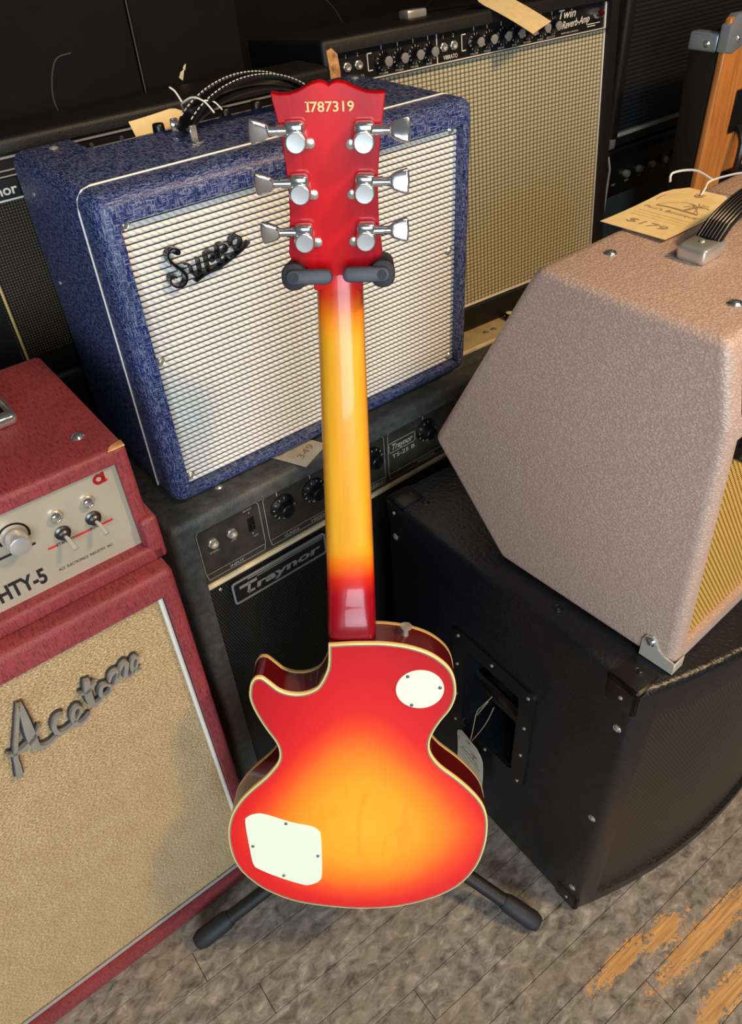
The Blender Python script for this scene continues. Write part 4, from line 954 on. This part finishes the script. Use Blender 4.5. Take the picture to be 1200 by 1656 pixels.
loc, rot, L = lying((0.1395, 0.2358), (0.2885, 0.2350), 0.6125+0.4250, (0.592, 0.234), rad(2.4))
tg = price_tag('manila price tag lying on top of the tan brown amplifier', loc, (rad(0.0), rad(-1.0), rot[2]), L, 0.082, M['paper'], '$179', 0.002)
tb = tg
bm = new(); tube(bm, catmull([(L*0.90, 0, 0.001), (L*1.0, 0.004, 0.005), (L*1.12, 0.006, 0.010), (L*1.22, -0.030, 0.022), (L*1.24, -0.075, 0.020)], 6), 0.0012, 6); tube(bm, catmull([(L*1.12, 0.006, 0.010), (L*1.16, 0.034, 0.014), (L*1.08, 0.055, 0.010), (L*1.00, 0.050, 0.004)], 6), 0.0014, 6)
finish('string', bm, M['string'], tb)
# tag draped over the front of the big black combo
Rw = Matrix.Translation((0.8934, 1.2013, 0.5497)) @ Euler((TWIN_TILT, 0, rad(-2.96))).to_matrix().to_4x4()
def place(o, Wm, local): o.matrix_world = Wm @ local; o.matrix_basis = Wm @ local
xd = Vector((-0.305, 0.848, 0.433)).normalized(); yd = Vector((0.952, 0.256, 0.168)); yd = (yd-xd*yd.dot(xd)).normalized(); zd = xd.cross(yd)
m = Matrix((xd, yd, zd)).transposed().to_4x4(); m.translation = Vector((0.424, -0.091, 0.543))
tg2 = price_tag('manila price tag hanging over the front of the large black combo', (0, 0, 0), (0, 0, 0), 0.145, 0.070, M['paper'], None, 0.003)
place(tg2, Rw, m)
bm = new(); tube(bm, catmull([(0.1305, 0, 0.001), (0.150, 0.004, 0.004), (0.166, 0.008, 0.002), (0.185, 0.008, -0.012)], 5), 0.0012, 6); finish('string', bm, M['string'], tg2)
# tag standing behind the strap handle of the blue amplifier
tg3 = price_tag('manila price tag tied to the strap handle of the blue amplifier', (0, 0, 0), (0, 0, 0), 0.080, 0.040, M['paper'], None, 0.002, printed=False)
Sm = Matrix.Translation(S_LOC)
a = Vector((0.150, 0.262, sz(0.371))); b = Vector((0.228, 0.262, sz(0.377))); xd = (b-a).normalized(); yd0 = Vector((0.1, 0.45, 0.75)); yd = (yd0-xd*yd0.dot(xd)).normalized(); zd = xd.cross(yd)
m = Matrix((xd, yd, zd)).transposed().to_4x4(); m.translation = a; place(tg3, Sm, m)
bm = new(); inv = m.inverted()
knot = [(0.222, 0.262, sz(0.377)), (0.205, 0.215, sz(0.402)), (0.172, 0.146, sz(0.424)), (0.176, 0.122, sz(0.434)), (0.184, 0.108, sz(0.430)), (0.190, 0.098, sz(0.418))]
tube(bm, [inv @ Vector(p) for p in catmull(knot, 5)], 0.0011, 6); tube(bm, [inv @ Vector(p) for p in catmull([(0.170, 0.140, sz(0.428)), (0.164, 0.140, sz(0.440)), (0.157, 0.138, sz(0.446))], 4)], 0.0011, 6)
tube(bm, [inv @ Vector(p) for p in catmull([(0.184, 0.108, sz(0.431)), (0.196, 0.106, sz(0.428)), (0.200, 0.096, sz(0.420))], 4)], 0.0009, 6)
finish('string', bm, M['string'], tg3)
# pale tag sticking out from under the blue amplifier
loc, rot, L = lying((0.212, -0.008), (0.175, 0.075), 0.6932, (T_LOC[0], T_LOC[1]), rad(0.7))
tg4 = price_tag('pale price tag sticking out beneath the blue amplifier', (loc[0], loc[1], 0.6936), (0, 0, rot[2]), 0.10, 0.062, M['paper_pale'], '349', 0.0, ring=False)
# tag hanging in front of the side handle of the black cabinet
Bm = Matrix.Translation((0.537, 0.239, 0)) @ Matrix.Rotation(rad(-1.98), 4, 'Z')
tg5 = price_tag('pale price tag hanging from the side handle of the black bass cabinet', (0, 0, 0), (0, 0, 0), 0.130, 0.072, M['paper_pale'], None, 0.003)
a = Vector((-0.010, 0.252, 0.096)); xd = Vector((-0.03, 0.008, 0.99)).normalized(); yd0 = Vector((0.1, 1.0, 0.0)); yd = (yd0-xd*yd0.dot(xd)).normalized(); zd = xd.cross(yd)
m = Matrix((xd, yd, zd)).transposed().to_4x4(); m.translation = a; place(tg5, Bm, m); inv = m.inverted()
bm = new(); hp0 = m @ Vector((0.117, 0, 0.001))
tube(bm, [inv @ Vector(p) for p in catmull([tuple(hp0), (-0.012, 0.251, 0.245), (-0.010, 0.246, 0.305), (-0.004, 0.240, 0.325), (0.006, 0.230, 0.352)], 6)], 0.0008, 6)
tube(bm, [inv @ Vector(p) for p in catmull([tuple(hp0), (-0.010, 0.242, 0.245), (0.000, 0.232, 0.285), (0.012, 0.230, 0.318)], 6)], 0.0007, 6)
tube(bm, [inv @ Vector(p) for p in catmull([(-0.010, 0.244, 0.302), (-0.006, 0.238, 0.322), (0.002, 0.234, 0.338)], 6)], 0.0008, 6)
finish('string', bm, M['twine'], tg5)
# cream card with a ring mark on the charcoal amplifier's grille
cd = thing('paper_card', 'small cream card behind the black cabinet, against the charcoal grille', 'card', T_LOC, (0, 0, rad(0.7)))
finish('card', box(new(), 0.478, 0.535-0.024, -0.0022, -0.0012, 0.445, 0.512), M['cream_panel'], cd, False)
bm = new(); line(bm, [(0.506+0.010*math.cos(a*math.pi/10), 0.486+0.012*math.sin(a*math.pi/10)) for a in range(20)], 0.0014, -0.0025, True); finish('ring_mark', bm, M['print_black'], cd, False)

# ================================================================== electric guitar, back towards the camera
gx_, gw_, gv_ = Vector((0.77959, -0.62547, -0.03189)), Vector((-0.59336, -0.75394, 0.28196)), Vector((0.20040, 0.20089, 0.95890))
GM = Matrix((gx_, -gw_, gv_)).transposed().to_4x4(); GM.translation = Vector((0.22126, 0.39300, 0.25))
gt = thing('electric_guitar', 'single-cut electric guitar in red to yellow sunburst seen from behind', 'guitar')
place(gt, Matrix.Identity(4), GM)
BODY = [[-0.0279, 0.4335], [-0.0287, 0.4143], [-0.0309, 0.3984], [-0.0384, 0.3804], [-0.0465, 0.3697], [-0.0617, 0.3632], [-0.0767, 0.3635], [-0.0891, 0.3684], [-0.0968, 0.3755], [-0.1051, 0.3841], [-0.1107, 0.3880], [-0.1175, 0.3875], [-0.1223, 0.3825], [-0.1252, 0.3752], [-0.1273, 0.3596], [-0.1248, 0.3446], [-0.1193, 0.3284], [-0.1109, 0.3091], [-0.1021, 0.2923], [-0.0976, 0.2794], [-0.0973, 0.2653], [-0.1019, 0.2522], [-0.1169, 0.2318], [-0.1342, 0.2143], [-0.1494, 0.1974], [-0.1588, 0.1835], [-0.1668, 0.1684], [-0.1728, 0.1495], [-0.1755, 0.1317], [-0.1757, 0.1112], [-0.1729, 0.0879], [-0.1656, 0.0654], [-0.1528, 0.046], [-0.1329, 0.0251], [-0.0996, 0.0049], [-0.0652, -0.0054], [-0.0217, -0.0122], [0.0133, -0.0136], [0.0483, -0.0103], [0.0832, -0.0006], [0.1176, 0.0165], [0.1428, 0.0392], [0.1603, 0.0703], [0.169, 0.1041], [0.1715, 0.1335], [0.1698, 0.1602], [0.1624, 0.183], [0.148, 0.2045], [0.129, 0.2257], [0.1073, 0.2466], [0.0952, 0.2659], [0.0926, 0.2829], [0.0963, 0.2996], [0.1059, 0.3188], [0.1164, 0.3348], [0.1225, 0.3516], [0.1236, 0.3673], [0.1209, 0.3846], [0.114, 0.399], [0.102, 0.4116], [0.0873, 0.4214], [0.0655, 0.4296], [0.0438, 0.4337], [0.0272, 0.4350], [0.0004, 0.4352]]
crv = catmull([tuple(p) for p in BODY], 3)              # open curve: keeps the sharp corner at the neck
crv = [p for i, p in enumerate(crv) if i == 0 or math.hypot(p[0]-crv[i-1][0], p[1]-crv[i-1][1]) > 1e-5]
def inset(P, d):
    n = len(P); out = []
    for i in range(n):
        a, b, c = Vector(P[i-1]), Vector(P[i]), Vector(P[(i+1) % n])
        t1 = (b-a).normalized(); t2 = (c-b).normalized()
        n1 = Vector((-t1.y, t1.x)); n2 = Vector((-t2.y, t2.x)); nn = (n1+n2); nn.normalize()
        k = max(0.5, nn.dot(n1)); out.append(tuple(b+nn*d/k))
    return out
area2 = sum(crv[i-1][0]*crv[i][1]-crv[i][0]*crv[i-1][1] for i in range(len(crv)))
SGN = 1 if area2 > 0 else -1
def ins(d): return inset(crv, SGN*d)
TH = 0.049
def loop_strip(bm, A, B):
    n = len(A)
    for i in range(n): bm.faces.new((A[i], A[(i+1) % n], B[(i+1) % n], B[i]))
bm = new()
L0 = [bm.verts.new((x, 0.0, z)) for x, z in ins(0.0034)]; L1 = [bm.verts.new((x, 0.0045, z)) for x, z in ins(0.0004)]
L2 = [bm.verts.new((x, TH-0.0055, z)) for x, z in ins(0.0004)]; L3 = [bm.verts.new((x, TH, z)) for x, z in ins(0.0034)]
loop_strip(bm, L0, L1); loop_strip(bm, L1, L2); loop_strip(bm, L2, L3)
for Lp in (L0, L3):
    for a, b, c in tessellate_polygon([[Vector((v.co.x, v.co.z, 0)) for v in Lp]]): bm.faces.new((Lp[a], Lp[b], Lp[c]))
gb = finish('body', bm, M['sunburst'], gt, True, 20)
for p in gb.data.polygons:
    if abs(p.normal.y) > 0.9: p.use_smooth = False
def binding(name, y_face, y_in, parent):
    s = 1 if y_in > y_face else -1
    bm = new()
    prof = [(0.0020, y_face-0.0001*s), (0.0008, y_face-0.0001*s), (-0.0001, y_face+0.0009*s), (-0.0001, y_in), (0.0010, y_in)]
    rings = [[bm.verts.new((x, y, z)) for x, z in ins(d)] for d, y in prof]
    for a, b in zip(rings, rings[1:]): loop_strip(bm, a, b)
    return finish(name, bm, M['binding'], parent, True, 50)
binding('back_binding', 0.0, 0.0048, gb)
bm = new(); rings = [[bm.verts.new((x, -0.00012, z)) for x, z in ins(d)] for d in (0.0020, 0.0038)]; loop_strip(bm, *rings); finish('binding_line', bm, M['binding_line'], gb, False)
binding('front_binding', TH, TH-0.0065, gb)
# covers on the back
CT = [[-0.1504, 0.1538], [-0.1467, 0.1648], [-0.1353, 0.1702], [-0.1218, 0.1689], [-0.09, 0.155], [-0.063, 0.1473], [-0.0538, 0.1397], [-0.0508, 0.1265], [-0.0525, 0.0607], [-0.057, 0.0447], [-0.0688, 0.0375], [-0.0803, 0.0376], [-0.1109, 0.0513], [-0.1381, 0.0675], [-0.1458, 0.0775], [-0.1481, 0.1009]]
cc = finish('control_cover', prism(new(), catmull([tuple(p) for p in CT], 3, True), -0.0016, -0.0001, 'y', 0.0005, 1), M['cover'], gt)
for x, z in ((-0.096, 0.1530), (-0.1434, 0.1124), (-0.0566, 0.0933), (-0.1054, 0.0564)): put(SCREW_S, cc, (x, -0.0016, z))
sc = finish('switch_cover', prism(new(), [(0.0797+0.0291*math.cos(a*math.pi/20), 0.3688+0.0282*math.sin(a*math.pi/20)) for a in range(40)], -0.0016, -0.0001, 'y', 0.0005, 1), M['cover'], gt)
for x, z in ((0.065, 0.3884), (0.1039, 0.3715), (0.0698, 0.3461)): put(SCREW_S, sc, (x, -0.0016, z))
finish('strap_button', lathe(new(), [(0.0045, 0.0), (0.0035, 0.004), (0.0035, 0.009), (0.0072, 0.012), (0.0072, 0.0135), (0.004, 0.0145), (0, 0.0145)], 18, aim((0.0627, 0.025, 0.4302), (0.10, -0.15, 1.0))), M['nickel'], gt)
finish('strap_button', lathe(new(), [(0.0045, 0.0), (0.0035, 0.004), (0.0035, 0.009), (0.0072, 0.012), (0.0072, 0.0135), (0, 0.0145)], 18, aim((0.0133, 0.025, -0.0132), (0.0, 0.0, -1.0))), M['nickel'], gt)
# neck: D-shaped loft
NZ = 0.8472; YB = 0.020; YF = 0.052
def neck_section(z):
    t = (z-0.42)/(NZ-0.42); hl = 0.0298+(0.0244-0.0298)*t; hr = 0.0285+(0.0213-0.0285)*t
    yb = YB+0.0015*(1-t)
    if z < 0.50: k = min(1, (0.50-z)/0.052); k = k*k*(3-2*k); yb = yb+(0.0065-yb)*k
    sq = 0.55 if z > 0.5 else 0.55-0.30*min(1, (0.50-z)/0.05)
    return hl, hr, yb, sq
bm = new(); rings = []; NS = 16
for z in [0.4345, 0.4352, 0.440, 0.446, 0.454, 0.464, 0.475, 0.488, 0.50, 0.53, 0.58, 0.64, 0.70, 0.76, 0.80, 0.83, 0.848, 0.856]:
    hl, hr, yb, sq = neck_section(z)
    if z < 0.437: yb += 0.0025 if z < 0.435 else 0.0008
    r = []
    for i in range(NS+1):
        a = math.pi*i/NS; c = math.cos(a); s = math.sin(a)
        e = sq
        x = -c; xx = math.copysign(abs(x)**(0.8 if z > 0.5 else 0.8-0.3*min(1, (0.5-z)/0.05)), x); yy = s**(e)
        r.append(bm.verts.new(((hl if xx < 0 else hr)*abs(xx)*(1 if xx > 0 else -1), YF-0.008-(YF-0.008-yb)*yy, z)))
    rings.append(r)
for a, b in zip(rings, rings[1:]):
    for i in range(NS): bm.faces.new((a[i], a[i+1], b[i+1], b[i]))
    bm.faces.new((a[NS], a[0], b[0], b[NS]))
bm.faces.new(rings[0][::-1]); bm.faces.new(rings[-1])
finish('neck', bm, M['neck'], gt, True, 50)
M['rosewood'] = plain('rosewood', (46, 28, 20), 0.5, var=0.3, vscale=80)
fbm = prism(new(), [(-0.0292, 0.372), (0.0286, 0.372), (0.0214, 0.846), (-0.0245, 0.846)], YF-0.0085, YF+0.001, 'y')
fb = finish('fretboard', fbm, M['rosewood'], gt, False)
finish('nut', box(new(), -0.0235, 0.0205, YF-0.004, YF+0.003, 0.8465, 0.8515, 0.0008, 1), M['cover'], gt)
bm = new()
for i in range(1, 23):
    z = 0.8465-0.628*(1-2**(-i/12)); t = (z-0.372)/(0.846-0.372); tube(bm, [(-0.0289+0.0046*t, YF+0.0012, z), (0.0283-0.0071*t, YF+0.0012, z)], 0.0011, 5)
finish('frets', bm, M['nickel'], fb)
for i in range(6):
    finish('string', tube(new(), [(-0.0185+0.0066*i, YF+0.0042, 0.849), (-0.0250+0.0100*i, YF+0.0125, 0.212)], 0.0003+0.00008*i, 4), M['nickel'], gt)
finish('bridge', box(new(), -0.044, 0.044, TH-0.001, TH+0.0165, 0.202, 0.214, 0.003, 2), M['nickel'], gt)
finish('tailpiece', box(new(), -0.052, 0.052, TH-0.001, TH+0.014, 0.158, 0.176, 0.005, 2), M['nickel'], gt)
for z in (0.352-0.02, 0.245): finish('pickup', box(new(), -0.036, 0.036, TH-0.001, TH+0.010, z-0.019, z+0.019, 0.003, 2), M['nickel'], gt)
# headstock on its own, tilted plane
AH = rad(15)
HMx = Matrix(((1, 0, 0, 0), (0, math.cos(AH), -math.sin(AH), YB), (0, math.sin(AH), math.cos(AH), NZ), (0, 0, 0, 1)))
HD = [[-25.6, -15.2], [-26.0, -8.9], [-28.1, 3.6], [-33.6, 9.0], [-39.3, 12.2], [-45.7, 16.1], [-47.4, 22.1], [-45.7, 35.3], [-43.5, 56.6], [-42.8, 73.0], [-43.1, 91.7], [-43.8, 107.2], [-45.8, 128.4], [-48.3, 142.8], [-50.1, 151.1], [-50.9, 157.5], [-44.3, 156.2], [-35.2, 156.4], [-27.3, 158.7], [-20.6, 162.0], [-15.2, 164.2], [-10.0, 165.2], [-6.2, 164.2], [-2.5, 161.9], [0.8, 163.9], [5.3, 164.9], [11.7, 163.6], [20.6, 159.5], [29.5, 156.6], [38.5, 155.9], [45.4, 156.3], [43.6, 142.1], [41.4, 126.6], [39.8, 108.0], [38.2, 92.6], [38.0, 75.5], [38.4, 54.9], [38.9, 40.8], [40.9, 27.7], [41.5, 20.3], [39.3, 15.1], [34.8, 12.2], [30.3, 10.0], [25.7, 2.5], [22.0, -9.8], [21.4, -16.1]]
HDm = [(x/1000, z/1000) for x, z in HD]
bm = new(); prism(bm, HDm, 0.0, 0.0130, 'y', 0.0008, 1); bmesh.ops.transform(bm, matrix=HMx, verts=bm.verts); hs = finish('headstock', bm, M['head'], gt, True, 30)
bm = new(); prism(bm, HDm[3:43], 0.0132, 0.0150, 'y'); bmesh.ops.transform(bm, matrix=HMx, verts=bm.verts); finish('headstock_face', bm, M['black'], hs, False)
bm = new()
bmt = new(); text(bmt, 'I787319', -0.0210, 0.1430, 0.0398, 0.0078, -0.0001, bold=0.012)
for a, b in ((-0.0222, -0.0190),): 
    for z in (0.1434, 0.1504): line(bmt, [(a, z), (b, z)], 0.0008, -0.0005)
bmesh.ops.transform(bmt, matrix=HMx, verts=bmt.verts); finish('serial_number', bmt, M['print_white'].copy() if False else M['binding'], hs, False)
bm.free()
def tuner(cx, cz, side, ang, hx=None):
    """sealed machine head; side -1 left, +1 right; button turned by ang about its shaft"""
    T4 = HMx @ Matrix.Translation((cx, 0, cz)) @ Matrix.Diagonal((side, 1, 1, 1))
    def fin(name, b, mat, par): bmesh.ops.transform(b, matrix=T4, verts=b.verts); return finish(name, b, mat, par)
    b = new(); box(b, -0.0080, 0.0095, -0.0115, 0.0, 0.0035, 0.0155, 0.0035, 3); lathe(b, [(0.0098, 0.0), (0.0098, 0.011), (0.0090, 0.0128)], 24, TOFRONT); 
    h = fin('tuner', b, M['chrome'], gt)
    fin('tuner_cap', lathe(new(), [(0.0083, 0.0120), (0.0083, 0.0140), (0.0078, 0.0146), (0, 0.0143)], 28, TOFRONT), M['brushed'], h)
    b = new(); tube(b, [(0.008, -0.0072, 0.0085), (0.0165, -0.0072, 0.0085)], 0.0046, 12); tube(b, [(0.0165, -0.0072, 0.0085), (0.0225, -0.0072, 0.0085)], [0.0036, 0.0040], 12); fin('tuner_shaft', b, M['chrome'], h)
    b = new(); lathe(b, [(0.0042, 0.0), (0.0042, 0.0022), (0.0022, 0.0030), (0, 0.0030)], 12, Matrix.Translation((-0.0115, 0, -0.0035)) @ TOFRONT); box(b, -0.0120, -0.004, -0.0022, 0, -0.0077, 0.0007, 0.0008, 1); fin('tuner_tab', b, M['nickel'], h)
    P = [(0.0, 0.0042), (0.0, -0.0042), (0.0035, -0.0072), (0.0095, -0.0094), (0.0155, -0.0108), (0.0172, -0.0088), (0.0180, 0.0), (0.0172, 0.0088), (0.0155, 0.0108), (0.0095, 0.0094), (0.0035, 0.0072)]
    b = new(); prism(b, P, -0.0032, 0.0032, 'y', 0.0022, 3)
    bmesh.ops.transform(b, matrix=Matrix.Translation((0.0225, -0.0072, 0.0085)) @ Matrix.Rotation(rad(ang), 4, 'X'), verts=b.verts); fin('tuner_button', b, M['chrome'], h)
for (x, z), a in zip(((-0.0317, 0.1220), (-0.0314, 0.0792), (-0.0306, 0.0360)), (14, 20, 14)): tuner(x, z, -1, a)
for (x, z), a in zip(((0.0263, 0.1208), (0.0259, 0.0789), (0.0259, 0.0363)), (-22, -14, -14)): tuner(x, z, 1, a)

# ================================================================== guitar stand
st = thing('guitar_stand', 'black tripod guitar stand holding the sunburst guitar by its neck', 'guitar stand', (0.346, 0.536, 0.0))
SO = Vector((0.346, 0.536, 0.0))
def G(x, y, z): return (GM @ Vector((x, y, z))) - SO
top = G(-0.002, 0.085, 0.835); hub = Vector((0.0, 0.0, 0.15))
finish('pole', tube(new(), [hub-Vector((0, 0, 0.03)), hub+(top-hub)*0.55], 0.0125, 14), M['matt_black'], st)
finish('inner_pole', tube(new(), [hub+(top-hub)*0.54, top], 0.0095, 14), M['matt_black'], st)
finish('collar', tube(new(), [hub+(top-hub)*0.535, hub+(top-hub)*0.56], 0.019, 14), M['black'], st)
finish('hub', lathe(new(), [(0.018, -0.03), (0.026, -0.02), (0.026, 0.02), (0.018, 0.03)], 16, Matrix.Translation(hub)), M['black'], st)
for fx, fy in ((0.019, 0.600), (0.471, 0.261), (0.484, 0.704)):
    f = Vector((fx, fy, 0.0165))-SO; d = (f-hub).normalized()
    lg = finish('leg', tube(new(), [hub, f-d*0.02], 0.0118, 14), M['matt_black'], st)
    finish('rubber_foot', tube(new(), [f-d*0.068, f-d*0.060, f-d*0.030, f-d*0.010, f+d*0.0], [0.0128, 0.0155, 0.0160, 0.0165, 0.0125], 12), M['rubber'], lg)
# yoke: a cross bar behind the neck, two arms coming forward and the closing pads
bm = new()
tube(bm, [top, G(-0.002, 0.082, 0.848)], 0.013, 12); tube(bm, [G(-0.044, 0.074, 0.848), G(0.040, 0.074, 0.848)], 0.011, 12)
yk = finish('yoke', bm, M['rubber'], st)
for s, cx in ((-1, -0.0430), (1, 0.0415)):
    zc = 0.8485 if s < 0 else 0.8500
    b = new(); prism(b, rrect(cx-0.0115, cx+0.0115, zc-0.0125, zc+0.0125, 0.0100), 0.000, 0.080, 'y', 0.002, 2)
    bmesh.ops.transform(b, matrix=Matrix.Translation(-SO) @ GM, verts=b.verts); ar = finish('yoke_arm', b, M['rubber'], st)
    x0, x1 = (cx-0.0065, -0.0060) if s < 0 else (0.0038, cx+0.0065)
    b = new(); prism(b, rrect(x0, x1, zc-0.0068, zc+0.0068, 0.0062), -0.0060, 0.0045, 'y', 0.0018, 2)
    bmesh.ops.transform(b, matrix=Matrix.Translation(-SO) @ GM, verts=b.verts); finish('locking_pad', b, M['pad'], ar)
    b = new(); lathe(b, [(0.0045, 0.0058), (0.0042, 0.0068), (0, 0.0068)], 14, Matrix.Translation((cx-0.001*s, 0, zc)) @ TOFRONT)
    bmesh.ops.transform(b, matrix=Matrix.Translation(-SO) @ GM, verts=b.verts); finish('pad_pin', b, M['rubber'], ar)
# lower rest that the guitar top leans on
r0 = hub+(top-hub)*0.20
bm = new(); tube(bm, [r0, G(0.0, 0.072, 0.115)], 0.008, 10); finish('rest_arm', bm, M['matt_black'], st)
bm = new(); tube(bm, [G(-0.07, 0.0615, 0.112), G(0.07, 0.0615, 0.112)], 0.0115, 12); finish('rest_pad', bm, M['rubber'], st)

for o in PROTO:
    for c in list(o.children): 
        if c not in PROTO: bpy.data.objects.remove(c)
for o in PROTO: bpy.data.objects.remove(o)
